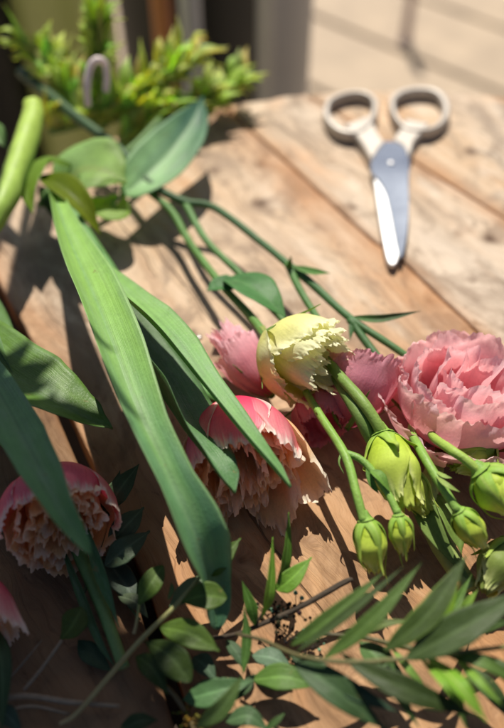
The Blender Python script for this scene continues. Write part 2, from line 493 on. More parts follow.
def build_table():
    root = thing('wooden_table', 'round weathered wooden table of broad diagonal planks under the flowers', 'table', Vector((TC.x, TC.y, -74)))
    v, f, uvs, pl, ed, ti = [], [], [], [], [], []
    n0, n = 520, 240
    lines = [resample(l, n0) for l in order]
    prof = [(0, -2.2, 0), (0, -.14, 0), (.06, -.03, 0), (.2, 0, 0)] + [(None, t, 0) for t in (.1, .25, .4, .55, .7, .85)] + [(-.2, 0, 1), (-.06, -.03, 1), (0, -.14, 1), (0, -2.2, 1)]
    m = len(prof)
    for k in range(len(lines) - 1):
        a, b = lines[k], lines[k + 1]
        zz = .05 * nz(k * 3.3 + .4)
        cols = []
        for j, (o, z, sd) in enumerate(prof):
            row = []
            for i in range(n0 + 1):
                p, q = a[i], b[i]; d = (q - p); w = d.length; d = d / w
                x = i * 170 / n0
                ga = (.38 + .14 * nz(x * .3, 4) if k == 4 else .07) + .05 * nz(x * .35, k); gb = (.26 if k == 3 else .07) + .05 * nz(x * .35, k + 7)
                if o is None: s_ = ga + (w - ga - gb) * z; h = .03 * nz(x * .1, z * 3, k)
                else: s_ = (w - gb + o) if sd else ga + o; h = z + (.05 * nz(x * .9, k + sd * 5, 2) if -.1 < z < 0 else 0)
                pt = p + d * s_; row.append((pt, h + zz - .02, math.exp(-(min(abs(s_ - ga), abs(w - gb - s_)) / .55) ** 2)))
            ins = [i for i, r in enumerate(row) if (r[0] - TC).length < TR + .25 * nz(k * 2.2, 1)]
            cols.append((row, ins))
        if any(len(c[1]) < 8 for c in cols): continue
        base = len(v)
        for i in range(-2, n + 3):
            for j, (row, ins) in enumerate(cols):
                t = min(1, max(0, i / n)); x = ins[0] + (ins[-1] - ins[0]) * t
                k0 = int(x); k1 = min(k0 + 1, n0); fr = x - k0
                p = row[k0][0].lerp(row[k1][0], fr); h = row[k0][1] + (row[k1][1] - row[k0][1]) * fr; e = row[k0][2]
                over = -i if i < 0 else max(0, i - n)
                if over:
                    p = p + dirA * (.12 if i > n else -.12); h = min(h, -.14 if over == 1 else -2.2)
                v.append((p.x, p.y, h)); uvs.append((p.dot(dirA) * .01, p.dot(nA) * .01)); pl.append(k * 1.37); ed.append(max(e, .7 if over else 0)); ti.append((2.0 if k < 4 else .25 + .75 * ss(8, -12, p.y + 3 * nz(p.x * .15, p.y * .15)) if k == 4 else .12 if k == 5 else 0))  # leftmost planks coloured darker for shade; the rest get only a wood tone
        for i in range(n + 4):
            for j in range(m - 1):
                q = base + i * m + j
                f.append((q, q + m, q + m + 1, q + 1))
    v = [(x - TC.x, y - TC.y, z + 74) for x, y, z in v]
    me = bpy.data.meshes.new('tabletop')
    me.from_pydata([(x * .01, y * .01, z * .01) for x, y, z in v], [], f)
    ul = me.uv_layers.new(name='UV')
    li = np.zeros(len(me.loops), dtype=np.int32); me.loops.foreach_get('vertex_index', li)
    ul.data.foreach_set('uv', np.array(uvs, dtype=np.float32)[li].ravel())
    for nm, arr in (('plank', pl), ('edge', ed), ('tint_shade', ti)):
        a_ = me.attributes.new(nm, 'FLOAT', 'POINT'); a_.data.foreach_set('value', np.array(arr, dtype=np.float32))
    me.polygons.foreach_set('use_smooth', [True] * len(me.polygons))
    knots = []
    for (px, py, r, s) in [(470, 151, .55, .95), (490, 238, .5, .95), (260, 203, .6, .9), (353, 207, .35, .8), (263, 164, .5, .7), (430, 300, .35, .6), (215, 170, .45, .7),
                           (192, 333, .45, .9), (304, 541, .35, .45), (432, 272, .3, .4), (330, 160, .5, .35), (455, 235, .5, .3), (240, 560, .3, .5), (345, 690, .5, .4)]:
        g = at(px, py); knots.append(((g.x - TC.x) * .01, (g.y - TC.y) * .01, r * .01, s))
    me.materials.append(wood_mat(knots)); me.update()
    o = bpy.data.objects.new('tabletop', me); COL.objects.link(o); o.parent = root
    lathe('pedestal', simple_mat('dark_wood', (.06, .04, .028), .8), root, Vector((TC.x, TC.y, -74)), [(30, 0), (30, 3), (19, 4), (19, 68), (33, 69), (33, 71.2)])
build_table()

# floor far below the table
m_ground = simple_mat('ground', (.12, .10, .08), .9, noise_scale=3, amt=.3, bump=.4, bdist=.004)
mb = MB(); mb.add([(-3000, -3000, -80), (3000, -3000, -80), (3000, 3000, -80), (-3000, 3000, -80)], [(0, 1, 2, 3)], (.3, .3, .3))
g = mb.build('ground', m_ground); g['kind'] = 'structure'
m_deck = simple_mat('deck_boards', (.24, .175, .115), .7, noise_scale=9, amt=.1, bump=.2, col2=(.58, .455, .32))
dk0, dk1 = at(375, 40, -74), at(504, 93, -74); dd = (dk1 - dk0).normalized(); dn = Vector((-dd.y, dd.x, 0))
mb = MB()
for k in range(-14, 15):
    wv = 34
    o0, o1 = k * wv + 1.0, (k + 1) * wv - 1.0
    pr = [(o0, -77), (o0, -74.4), (o0 + .4, -74), (o1 - .4, -74), (o1, -74.4), (o1, -77)]
    v = [tuple(Vector((dk0.x, dk0.y, z)) + dn * o + dd * e) for e in (-600, 600) for (o, z) in pr]
    mb.add(v, [(i, i + 6, i + 7, i + 1) for i in range(5)], (.5, .5, .5))
g = mb.build('deck', m_deck, smooth=False); g['kind'] = 'structure'

# nail in the plank
mb = MB(); nc = at(199, 337, .02)
vv, ff = [], []
for i, (r, z) in enumerate([(.17, 0), (.17, .04), (.12, .07), (0.001, .085)]):
    for k in range(20):
        t = k * math.pi / 10; vv.append((nc.x + r * math.cos(t), nc.y + r * math.sin(t), z))
for i in range(3):
    for k in range(20): ff.append((i * 20 + k, i * 20 + (k + 1) % 20, i * 20 + 20 + (k + 1) % 20, i * 20 + 20 + k))
mb.add(vv, ff, (.5, .5, .5))
tag(mb.build('nail', simple_mat('nail_steel', (.55, .52, .5), .3, 1.0)), 'small shiny nail head in a dark crack of the plank', 'nail')

# ------------------------------------------------------------------ scissors
M_HANDLE = simple_mat('satin_metal', (.47, .43, .38), .45, .25, 40, .1, .08)
M_BLADE = simple_mat('blade_steel', (.54, .60, .68), .20, .95, 14, .06, .0)
M_EDGE = simple_mat('ground_edge_steel', (.62, .62, .63), .46, .6, 60, .05, .05)
def extrude_px(name, mat, parent, pts, z0, z1, bev=.04, tilt=None):
    """plate with this outline (photo pixels), lying between heights z0 and z1"""
    n = len(pts) * 5
    loop = [p for p in spline(list(pts) + [pts[0]], n)][:-1]
    g = [at(p[0], p[1], (z0 + z1) / 2) for p in loop]
    cx = sum((p for p in g), Vector()) / len(g)
    mb = MB(); v, f = [], []
    m = len(g)
    for (ins, z) in ((0, z0), (0, z1 - bev), (bev, z1)):
        for i, p in enumerate(g):
            tdir = (g[(i + 1) % m] - g[i - 1]).normalized(); nn = Vector((-tdir.y, tdir.x, 0))
            if nn.dot(cx - p) < 0: nn = -nn
            q = p + nn * ins
            dz = tilt(q, cx) if tilt else 0
            v.append((q.x, q.y, z + dz))
    for l in range(2):
        for i in range(m):
            j = (i + 1) % m; f.append((l * m + i, l * m + j, l * m + m + j, l * m + m + i))
    f.append(tuple(range(2 * m, 3 * m))); f.append(tuple(range(m - 1, -1, -1)))
    mb.add(v, f, (.5, .5, .5))
    return mb.build(name, mat, parent, smooth=False)

def ring_px(name, mat, parent, pts, hw, z0, z1):
    """closed loop bar with a rounded upright section; hw = half width in cm, or list"""
    n = 72
    loop = spline(list(pts) + [pts[0]], n)[:-1]
    # closed catmull-rom: smooth the seam by averaging
    for _ in range(3):
        loop = [(loop[i - 1] + 2 * loop[i] + loop[(i + 1) % n]) / 4 for i in range(n)]
    zc = (z0 + z1) / 2; g = [at(p[0], p[1], z1) for p in loop]
    v, f = [], []; K = 14
    for i, p in enumerate(g):
        T = (g[(i + 1) % n] - g[i - 1]).normalized(); A = Vector((-T.y, T.x, 0))
        w = hw[0] + (hw[1] - hw[0]) * (.5 - .5 * math.cos(2 * math.pi * (i / n - hw[2]))) if isinstance(hw, tuple) else hw
        for k in range(K):
            t = 2 * math.pi * k / K
            cx, cy = math.cos(t), math.sin(t)
            sx = math.copysign(abs(cx) ** .55, cx); sy = math.copysign(abs(cy) ** .55, cy)
            q = p + A * (w * sx); v.append((q.x, q.y, zc + sy * (z1 - z0) / 2))
    for i in range(n):
        for k in range(K):
            a, b = i * K + k, i * K + (k + 1) % K; c, d = ((i + 1) % n) * K + k, ((i + 1) % n) * K + (k + 1) % K
            f.append((a, c, d, b))
    mb = MB(); mb.add(v, f, (.5, .5, .5)); return mb.build(name, mat, parent)

zr = lambda L: [(310 + x / 3.15, 70 + y / 3.15) for x, y in L]
sc = thing('scissors', 'open silver scissors with rounded ring handles lying on the planks', 'scissors', at(390, 175, 0))
ring_px('handle_ring', M_HANDLE, sc, zr([(50, 128), (62, 92), (110, 70), (165, 66), (203, 88), (203, 128), (180, 168), (145, 190), (100, 185), (66, 160)]), (.19, .30, .25), .06, .95)
ring_px('handle_ring', M_HANDLE, sc, zr([(258, 90), (290, 64), (345, 54), (400, 62), (430, 100), (426, 145), (395, 175), (350, 185), (300, 175), (268, 135)]), (.19, .30, .75), .06, .95)
extrude_px('shank', M_HANDLE, sc, zr([(105, 185), (150, 170), (185, 160), (215, 215), (232, 240), (215, 262), (200, 290), (188, 290), (165, 250), (135, 210)]), .1, .84, .12)
extrude_px('shank', M_HANDLE, sc, zr([(300, 165), (345, 175), (372, 180), (345, 215), (325, 240), (318, 275), (306, 285), (290, 250), (262, 232), (280, 200)]), .1, .80, .12)
extrude_px('blade', M_BLADE, sc, [(371, 154), (378, 145), (388, 142), (398, 144), (407, 151), (409.5, 164), (408.5, 182), (409, 200), (408.5, 218), (406.5, 238), (403, 254), (400, 258), (397.5, 250), (394, 233), (390, 212), (385, 192), (378, 180), (371, 172)], .60, .74, .03)
extrude_px('blade', M_EDGE, sc, [(373, 174), (380, 176), (384.5, 184), (389, 205), (394, 232), (398, 250), (398, 260), (394, 266), (388, 263), (384, 248), (379.5, 222), (376, 198)], .34, .58, .06,
           tilt=lambda q, c: max(-.16, min(.0, (q.x - c.x) * .1)))
mb = MB(); pc = at(391, 163, .75); vv, ff = [], []
for r, z in [(.24, .70), (.24, .78), (.17, .84), (.01, .86)]:
    for k in range(20): vv.append((pc.x + r * math.cos(k * math.pi / 10), pc.y + r * math.sin(k * math.pi / 10), z))
for i in range(3):
    for k in range(20): ff.append((i * 20 + k, i * 20 + (k + 1) % 20, i * 20 + 20 + (k + 1) % 20, i * 20 + 20 + k))
mb.add(vv, ff, (.5, .5, .5)); mb.build('pivot_screw', M_EDGE, sc)

# ------------------------------------------------------------------ colours
G_TUL = (.115, .27, .075); G_TUL2 = (.105, .235, .10); G_TULD = (.05, .125, .02)
G_EUS = (.09, .21, .05); G_EUS2 = (.13, .27, .06)
G_BUD = (.48, .64, .05); G_BUD2 = (.62, .74, .13)
G_OLV = (.06, .105, .022); G_OLV2 = (.075, .12, .035)
PINK_T = (.86, .06, .17); PINK_T2 = (.86, .20, .28); CREAM = (.95, .88, .72); PEACH = (.88, .63, .33)
PINK_E = (.80, .40, .46); PINK_E2 = (.88, .60, .65)
YEL = (.84, .82, .34); YEL2 = (.90, .89, .54)

# ------------------------------------------------------------------ tulips
def c_tul_outer(seed, flame=.5, pink=PINK_T, pale=PINK_T2):
    def fn(u, t, q, q2):
        cc = mix(pink, pale, ss(.2, .8, t + .2 * q))
        m = max(ss(.84, 1.0, t + .05 * q2 + .12 * nz(u * 20, t, seed)), ss(.80, .98, abs(u) + .06 * q) * ss(.2, .5, t))
        cc = mix(cc, (.90, .80, .72), m)
        st = .5 * nz(u * 16 + seed, t * 1.3, seed) + .3 * nz(u * 38, t * 2, seed + 1)
        cc = mix(cc, CREAM, flame * ss(.45, 1.02, t + .2 * q2 + .12 * abs(u) + .45 * st))
        cc = mix(cc, (.60, .03, .10), .35 * ss(.1, .5, st) * ss(.95, .6, t))
        return mix(cc, (.55, .45, .2), ss(.16, .0, t) * .7)
    return fn
def c_tul_inner(seed):
    def fn(u, t, q, q2):
        cc = mix((.72, .42, .17), PEACH, ss(.2, .7, t + .2 * q))
        cc = mix(cc, CREAM, ss(.8, 1.05, t + .3 * q2))
        k = ss(.05, .6, nz(u * 14 + seed * 3, t * 1.6, seed * .7))
        return mix(cc, (.70, .16, .22), .3 * k * ss(.9, .5, t))
    return fn

def tulip_bloom(par, base, axis, L, R, seed, outer, inner, flame=.5, lift=.0):
    bl = MB()
    for i, o in enumerate(outer):
        az, A, rr, ll, op, ruf, fr = o[:7]
        petal(par, M_TPETAL, base, axis, R_(az), L * ll, R * rr, R_(A), c_tul_inner(seed + i * .61) if len(o) > 7 and o[7] >= .75 else c_tul_outer(seed + i, flame if len(o) < 8 else o[7]),
              open_=op, ruffle=ruf, fringe=fr, seed=seed + i * 1.3, rf=2.0, round_=.36, nu=70, nv=40, crk=.03, narrow=.15)
    rnd = random.Random(seed)
    for i in range(inner):
        t = i / max(1, inner - 1)
        rr = R * (.84 - .62 * t); ll = L * (.95 - .12 * t + rnd.uniform(-.07, .05))
        az = i * 2.4 + rnd.uniform(-.3, .3)
        ll *= 1 - lift * math.cos(az)          # the lower side reaches farther out
        petal(par, M_TPETAL, base, axis, az, ll, rr, rnd.uniform(.55, .8) * (1 + .5 * t),
              c_tul_inner(seed + i * .37), open_=rnd.uniform(-.10, .10) * (1 + t), ruffle=.10 + .22 * t + rnd.uniform(0, .05), fringe=.03,
              seed=seed + 20 + i * .77, rf=2.1, round_=.10, name='inner_petal', nu=60, nv=30, rstart=.45, crk=.05, kc=.8, narrow=.0)

def tuple_px(p):
    d = p - CAM; k = d.dot(FWD)
    return (252 + F * d.x / k, 364 - F * d.dot(UPV) / k, p.z)

# tulip in the middle (pink and cream, partly in the sun)
tA = thing('tulip', 'sunlit pink and cream fringed tulip in the middle with long light green leaves', 'tulip', at(70, 195, 0), 'tulips')
axA = Vector((.15, -.96, .10)).normalized(); bA = at(244, 462, 2.5) - axA * 3.6
tulip_bloom(tA, bA, axA, 4.7, 2.5, 11,
            [(8, 46, 1.0, 1.0, -.10, .06, .02, .05), (62, 40, 1.02, .98, -.02, .07, .02, .25), (-52, 46, 1.0, 1.0, -.05, .08, .025, .25),
             (112, 46, 1.10, 1.08, .18, .12, .05, .8), (-112, 46, 1.08, 1.08, .14, .12, .05, .8), (180, 50, 1.10, 1.28, .26, .13, .05, 1.0), (150, 36, 1.0, 1.2, .2, .12, .05, .9), (-150, 36, 1.0, 1.2, .2, .12, .05, .9)], 24, lift=.18)
tube(tA, [(78, 150, 2.2), (70, 200, 2.0), (110, 270, 2.0), (160, 335, 2.0), (195, 385, 1.9), tuple_px(bA)], [6, 6.5, 6.5, 6.5, 7, 7], G_TUL)
NU = Vector((.12, .25, 1))
leaf(tA, [(52, 186, 4.2), (68, 235, 5.2), (100, 310, 6.2), (134, 400, 6.4), (166, 470, 5.8), (194, 535, 4.4), (212, 590, 2.2), (217, 630, 1.0)], 53,
     lambda v: max(.02, float(np.interp(v, [0, .06, .14, .24, .36, .48, .60, .68, .74, .84, .93, .98, 1], [.30, .44, .66, .92, .90, .70, .66, .82, .84, .56, .42, .24, .03]))),
     M_TLEAF, N=Vector((.3, .0, 1)), fold=.45, cup=.36, wavy=.09, col=(.32, .55, .13), col2=(.13, .31, .16), rib=(.2, .38, .14), thick=.07, seed=1, nv=70, nu=20, edge=(.25, .42, .16))
leaf(tA, [(96, 262, 4.2), (128, 298, 5.0), (165, 335, 5.6), (205, 385, 5.8), (250, 440, 5.6), (291, 487, 5.0)], 25,
     lambda v: max(.02, float(np.interp(v, [0, .1, .3, .45, .6, .8, .93, 1], [.3, .6, 1.0, 1.0, .72, .45, .30, .03]))),
     M_TLEAF, N=Vector((.55, .3, .85)), fold=.5, cup=.15, wavy=.04, col=(.25, .46, .13), col2=(.17, .37, .11), rib=(.24, .44, .14), thick=.07, seed=2, nv=60, nu=18, edge=(.25, .42, .16), twist=.3)
leaf(tA, [(112, 290, 3.4), (135, 340, 3.6), (162, 392, 4.0), (188, 432, 4.6), (212, 462, 4.8), (235, 493, 4.4)], 30,
     lambda v: max(.02, float(np.interp(v, [0, .15, .35, .5, .65, .8, .93, 1], [.3, .75, 1.0, .95, .62, .5, .36, .03]))),
     M_TLEAF, N=Vector((.75, -.1, .6)), fold=.45, cup=.2, wavy=.03, col=G_TULD, col2=(.10, .24, .08), thick=.07, seed=3, nv=50, nu=16)
leaf(tA, [(118, 318, 2.4), (130, 370, 2.4), (148, 430, 2.2), (158, 480, 1.9)], 34, 'lance', M_TLEAF, N=Vector((.8, -.3, .5)), fold=.3, col=G_TULD, col2=(.04, .1, .03), thick=.06, seed=4)

# tulip at the left, in the shade
tB = thing('tulip', 'shaded pink tulip at the left with peach frilled heart and leaf across it', 'tulip', at(32, 470, 0), 'tulips')
axB = Vector((.30, -.86, .28)).normalized(); bB = at(61, 528, 2.9) - axB * 3.1
tulip_bloom(tB, bB, axB, 3.6, 2.25, 37,
            [(-38, 40, 1.03, .92, -.10, .05, .012, .0), (24, 40, 1.05, .93, -.12, .05, .012, .0), (64, 34, 1.10, .96, -.06, .05, .012, .0), (118, 44, 1.0, .98, -.04, .08, .03, .8),
             (170, 46, 1.0, .98, -.04, .09, .035, 1.0), (-140, 46, 1.0, .98, -.04, .09, .035, 1.0), (-88, 44, 1.06, 1.0, -.02, .07, .02, .3)], 22)
tube(tB, [tuple_px(bB), (5, 440, 2.8), (-60, 390, 3.0), (-80, 300, 3.6), (-40, 260, 4.2), (0, 208, 4.6), (20, 158, 4.8), (33, 118, 5.0), (33, 104, 5.2)], [6.5, 7, 7.5, 8, 10, 12.5, 12.5, 11, 9], (.20, .38, .08), (.40, .56, .09), cap=(.75, .52, .40), n=80, wob=.14)
leaf(tB, [(-35, 340, 5.4), (0, 398, 6.2), (28, 450, 6.8), (58, 505, 6.8), (91, 555, 6.0)], 46,
     lambda v: max(.02, float(np.interp(v, [0, .2, .45, .6, .75, .88, .96, 1], [.7, .9, 1.0, .85, .56, .38, .22, .03]))),
     M_TLEAF, N=Vector((.25, -.15, .9)), fold=.3, cup=.1, wavy=.03, col=(.16, .34, .13), col2=(.17, .36, .12), rib=(.2, .38, .15), thick=.07, seed=5, nv=60, nu=18)
leaf(tB, [(-40, 330, 3.6), (5, 370, 4.4), (50, 398, 4.6), (90, 420, 4.2), (113, 428, 4.0)], 58,
     lambda v: max(.02, float(np.interp(v, [0, .2, .4, .6, .8, .93, 1], [.8, 1, 1, .8, .45, .2, .02]))),
     M_TLEAF, N=Vector((-.35, .5, .8)), fold=.25, cup=.1, wavy=.05, col=(.13, .25, .04), col2=(.11, .22, .04), thick=.07, seed=6, nv=50, nu=16)
leaf(tB, [(-60, 250, 4.0), (-25, 300, 4.2), (2, 345, 4.3), (22, 388, 4.2)], 34, 'blade', M_TLEAF, N=Vector((.7, .1, .7)), fold=.25, col=(.12, .24, .07), thick=.07, seed=7)

# a third tulip, only its lowest petals are inside the picture
tC = thing('tulip', 'pale pink tulip cut off by the left border, only frilled petal ends showing', 'tulip', at(-20, 590, 0), 'tulips')
bC = at(-40, 562, 2.0); axC = Vector((.45, -.85, -.1)).normalized()
tulip_bloom(tC, bC, axC, 3.6, 1.3, 53, [(0, 50, 1, 1, .02, .06, .05, 1.0), (70, 50, 1, .95, .05, .06, .05, 1.0), (140, 50, 1, 1.05, .05, .08, .05, 1), (-140, 50, 1, 1, .05, .08, .05, 1), (-70, 50, 1.1, 1.1, .05, .08, .06, .6)], 7)
tube(tC, [(-32, 562, 2.0), (-70, 500, 2.0), (-120, 420, 2.2)], 7, G_TUL)

# stem and leaf tips that poke out under the shaded tulip
tD = thing('cut_flower', 'light green cut stem with narrow leaf tips poking out below the shaded tulip', 'cut flower', at(124, 664, 0))
tube(tD, [(60, 510, 1.2), (82, 560, 1.2), (103, 610, 1.0), (124, 668, .75)], [7, 7, 6.5, 6], (.12, .25, .07), (.16, .29, .10), cap=(.35, .4, .2))
leaf(tD, [(86, 530, 2.2), (100, 570, 2.0), (111, 602, 1.5), (119, 628, 1.0)], 12, 'blade', M_TLEAF, N=Vector((-.3, 0, 1)), fold=.7, col=(.08, .2, .07), col2=(.12, .26, .1), thick=.06, seed=8)
leaf(tD, [(60, 540, 1.4), (80, 590, 1.2), (100, 640, .9), (114, 666, .6)], 9, 'lance', M_TLEAF, N=Vector((-.6, 0, .7)), fold=.5, col=(.07, .17, .06), thick=.05, seed=9)
leaf(tD, [(78, 640, .5), (92, 655, .45), (112, 672, .4)], 20, 'lance', M_LEAF, N=Vector((0, .1, 1)), col=(.035, .08, .04), thick=.04, seed=10)

# ------------------------------------------------------------------ eustoma: buds and blooms
def bud(par, b, t, wpx, seed, c0=G_BUD, c1=G_BUD2, sep=5, reach=.8, open_=.0, sepw=.55, fat=0.0):
    """closed flower bud: spiralled petals in a thin green calyx whose pointed sepals hug it and curl at the tips"""
    B, Tp = P(b), P(t); ax = (Tp - B); L = ax.length; a, e1, e2 = frame(ax)
    mid = (B + Tp) / 2; Rr = wpx / pxcm(mid) / 2
    mb = MB(); v, c, uv, f = [], [], [], []; nv, nu = 34, 40
    rnd = random.Random(seed)
    ph0 = rnd.uniform(0, 6)
    def prof(s): return float(np.interp(s, [0, .05, .14, .3, .5, .68, .82, .92, 1], [.12, .42, .72, .96 + fat, 1.0 + fat, .86, .60, .42, .24 + open_]))
    for i in range(nv + 1):
        s = i / nv
        for k in range(nu):
            t_ = 2 * math.pi * k / nu
            sw = (5 if wpx > 40 else 3) * (t_ + ph0 + 2.1 * s) / 2
            saw = ((sw / math.pi) % 1)
            r = Rr * .90 * prof(s) * (1 - .17 * saw * ss(.12, .5, s) + .09 * nz(math.cos(t_) * 1.5 + seed, math.sin(t_) * 1.5, s * 3))
            hh = L * s + (L * .07 * nz(t_ * 2.3, seed, 3) + L * .05 * nz(t_ * 7, seed, 5)) * ss(.8, 1, s)
            v.append(B + a * hh + (e1 * math.cos(t_) + e2 * math.sin(t_)) * r)
            cc = mix(c0, c1, ss(.2, .9, s + .3 * nz(t_, s * 2, seed)))
            c.append(mix(cc, tuple(x * .8 for x in cc), ss(.8, 1, saw) * .5)); uv.append((k / nu, s))
    for i in range(nv):
        for k in range(nu):
            k2 = (k + 1) % nu; f.append((i * nu + k, i * nu + k2, (i + 1) * nu + k2, (i + 1) * nu + k))
    v.append(B); c.append(c0); uv.append((0, 0)); v.append(B + a * L * .93); c.append(tuple(x * .6 for x in c1)); uv.append((0, 1))
    for k in range(nu):
        f.append(((k + 1) % nu, k, len(v) - 2)); f.append((nv * nu + k, nv * nu + (k + 1) % nu, len(v) - 1))
    mb.add(v, f, c, uv)
    # loose petals wrapped over each other, open at the tip
    for k in range(3):
        petal(par, M_BUD, B, a, ph0 + k * 2.1, L * rnd.uniform(.92, 1.06), Rr * (1.02 + .03 * k), 1.15, lambda u, t, q, q2: mix(mix(c0, c1, ss(.2, .9, t)), (.80, .84, .40), ss(.75, 1.05, t + .2 * q2) * .7),
              close=.52 - open_, ruffle=.07, fringe=.02, seed=seed + k, rf=2.0, round_=.35, r0=.2, crk=.06, kc=1.0, swirl=.9, nu=40, nv=30, narrow=.1, name='bud_petal', open_=-.1)
    bo = mb.build('bud_body', M_BUD, par)
    for k in range(sep):
        t_ = 2 * math.pi * k / sep + ph0 * .7 + rnd.uniform(-.2, .2)
        d = e1 * math.cos(t_) + e2 * math.sin(t_)
        rc = reach * rnd.uniform(.85, 1.2)
        pts = []
        for s in (0, .12, .3, .55, .8, 1.0):
            r = Rr * prof(min(1, s * rc)) * 1.06 + .02 + (.50 * Rr * ss(.6, 1, s) * rnd.uniform(.1, 1.3))
            pts.append(tuple(B + a * (L * s * rc - (.08 * L if s == 1 and rnd.random() < .4 else 0)) + d * r))
        mb = MB()
        leaf_mb(mb, pts, Rr * sepw * rnd.uniform(.9, 1.3), lambda q: max(.05, float(np.interp(q, [0, .15, .4, .7, .85, 1], [1.1, 1.25, .95, .42, .24, .1]))), N=d, fold=-.25, cup=-.1, wavy=.04,
                col=(.30, .52, .07), col2=(.46, .60, .09), rib=(.42, .55, .14), thick=.03, seed=seed + k, px=False, nv=26, nu=8, tipcol=(.45, .36, .10))
        mb.build('sepal', M_BUD, par)
    mb = MB()   # receptacle
    C = [tuple(B - a * .12 * L), tuple(B), tuple(B + a * .06 * L)]
    tube_mb(mb, C, [Rr * .22, Rr * .36, Rr * .55], (.20, .38, .07), (.26, .44, .07), px=False, n=8); mb.build('receptacle', M_STEM, par)

def c_eus(seed, ca, cb, throat, rim=None):
    def fn(u, t, q, q2):
        cc = mix(throat, ca, ss(.0, .45, t + .1 * q))
        cc = mix(cc, cb, ss(.5, 1, t + .25 * q2 + .12 * abs(u)))
        if rim: cc = mix(cc, rim, ss(.7, 1.05, t + .2 * q) * .6)
        return mix(cc, tuple(x * .7 for x in cc), max(0, nz(u * 7, t * 2, seed)) * .5)
    return fn

def eustoma_bloom(par, base, axis, L, R, seed, layers, ca, cb, throat, rim=None, rf=2.6, fr=.012, mat=None, crk=.05, kc=1.0, rnd_=.10):
    rnd = random.Random(seed)
    for li, (n, rr, ll, A, op, cl, ruf, ph) in enumerate(layers):
        for i in range(n):
            petal(par, mat or M_PETAL, base, axis, R_(ph) + 2 * math.pi * i / n + rnd.uniform(-.15, .15), L * ll * rnd.uniform(.93, 1.06), R * rr, R_(A), c_eus(seed + li, ca, cb, throat, rim),
                  open_=op * rnd.uniform(.6, 1.4), close=cl, ruffle=ruf * rnd.uniform(.8, 1.25), fringe=fr * rnd.uniform(.6, 1.2), seed=seed + li * 5.1 + i * 1.7, rf=rf * rnd.uniform(.85, 1.2),
                  swirl=.30, round_=rnd_, crk=crk, kc=kc, narrow=.06, nu=90, nv=40)
    # calyx
    a, e1, e2 = frame(axis)
    for k in range(5):
        t_ = 2 * math.pi * k / 5 + .4
        d = e1 * math.cos(t_) + e2 * math.sin(t_)
        pts = [tuple(base - a * .1 + d * .05), tuple(base + a * L * .08 + d * R * .42), tuple(base + a * L * .25 + d * R * .80), tuple(base + a * L * .42 + d * R * 1.12), tuple(base + a * L * .5 + d * R * 1.3)]
        mb = MB(); leaf_mb(mb, pts, R * .22, 'sepal', N=d, col=(.15, .32, .06), col2=(.22, .38, .08), thick=.03, px=False, seed=k + seed, nv=16, nu=6); mb.build('sepal', M_BUD, par)

NC = (CAM - at(340, 400, 3)).normalized()
# cream bloom with its long stem and two hanging buds
eC = thing('eustoma', 'cream yellow eustoma with ruffled petals, long stem and two green buds hanging in front', 'eustoma', at(150, 192, 0), 'eustoma stems')
tube(eC, [(150, 192, 2.2), (172, 212, 2.0), (190, 243, 1.9), (220, 283, 2.2), (252, 318, 2.8), (272, 345, 3.2)], [3.6, 3.8, 3.8, 4, 4.4, 5], G_EUS, G_EUS2)
bC_ = at(266, 341, 3.2); axC_ = Vector((.70, -.66, .26)).normalized()
eustoma_bloom(eC, bC_, axC_, 4.3, 2.0, 71, [(1, 1.0, .92, 70, -.06, .02, .10, 200), (1, 1.04, .70, 76, .06, .0, .12, 95), (1, 1.0, .80, 74, .05, .0, .13, -30), (2, .88, .94, 70, .06, .0, .16, 150), (3, .72, 1.02, 66, .06, .0, .20, 60),
    (3, .50, 1.05, 74, .10, 0, .28, 0), (2, .28, 1.0, 90, .15, 0, .4, 30)], YEL, YEL2, (.72, .80, .34), (.91, .91, .70), mat=M_CREAM, rf=1.7, crk=.065, kc=1.4, rnd_=.28)
leaf(eC, [(238, 287, 2.8), (222, 286, 2.8), (207, 291, 2.9)], 16, 'lance', N=Vector((-.2, 0, 1)), col=(.07, .20, .06), seed=11, fold=.3)
leaf(eC, [(224, 278, 2.6), (244, 283, 3.3), (266, 298, 3.4), (286, 318, 3.0)], 30, 'lance', N=Vector((.3, -.1, 1)), col=(.07, .19, .06), col2=(.09, .23, .07), rib=(.13, .27, .1), seed=12, fold=.25)
leaf(eC, [(262, 326, 3.2), (270, 338, 3.4), (283, 347, 3.3)], 5, 'sepal', N=Z, col=(.3, .36, .1), seed=13)
# branch with the two buds
tube(eC, [(306, 392, 3.2), (322, 418, 3.6), (345, 455, 3.9), (356, 492, 3.7), (364, 522, 3.3)], [3.6, 4.2, 4.6, 4.6, 4.6], (.20, .36, .06), (.24, .42, .08))
tube(eC, [(345, 453, 3.9), (360, 459, 3.9), (373, 472, 3.8), (388, 494, 3.6), (398, 514, 3.4)], [3.8, 3.8, 4.0, 3.8, 4.2], (.19, .35, .07), (.24, .42, .08))
leaf(eC, [(343, 450, 3.9), (339, 462, 3.8), (344, 474, 3.6)], 3, 'sepal', N=Z, col=(.2, .34, .08), seed=14)
leaf(eC, [(370, 470, 4.0), (380, 477, 4.1), (390, 492, 3.8)], 10, 'lance', N=Vector((.4, -.2, 1)), col=(.15, .3, .05), seed=15, fold=.3)
leaf(eC, [(366, 466, 3.9), (372, 483, 3.7), (379, 494, 3.4)], 7, 'lance', N=Vector((-.4, -.2, 1)), col=(.13, .27, .05), seed=16, fold=.3)
bud(eC, (365, 517, 3.3), (376, 572, 2.0), 33, 3, reach=1.08)
bud(eC, (398, 513, 3.4), (404, 552, 2.4), 25, 5, reach=1.2)

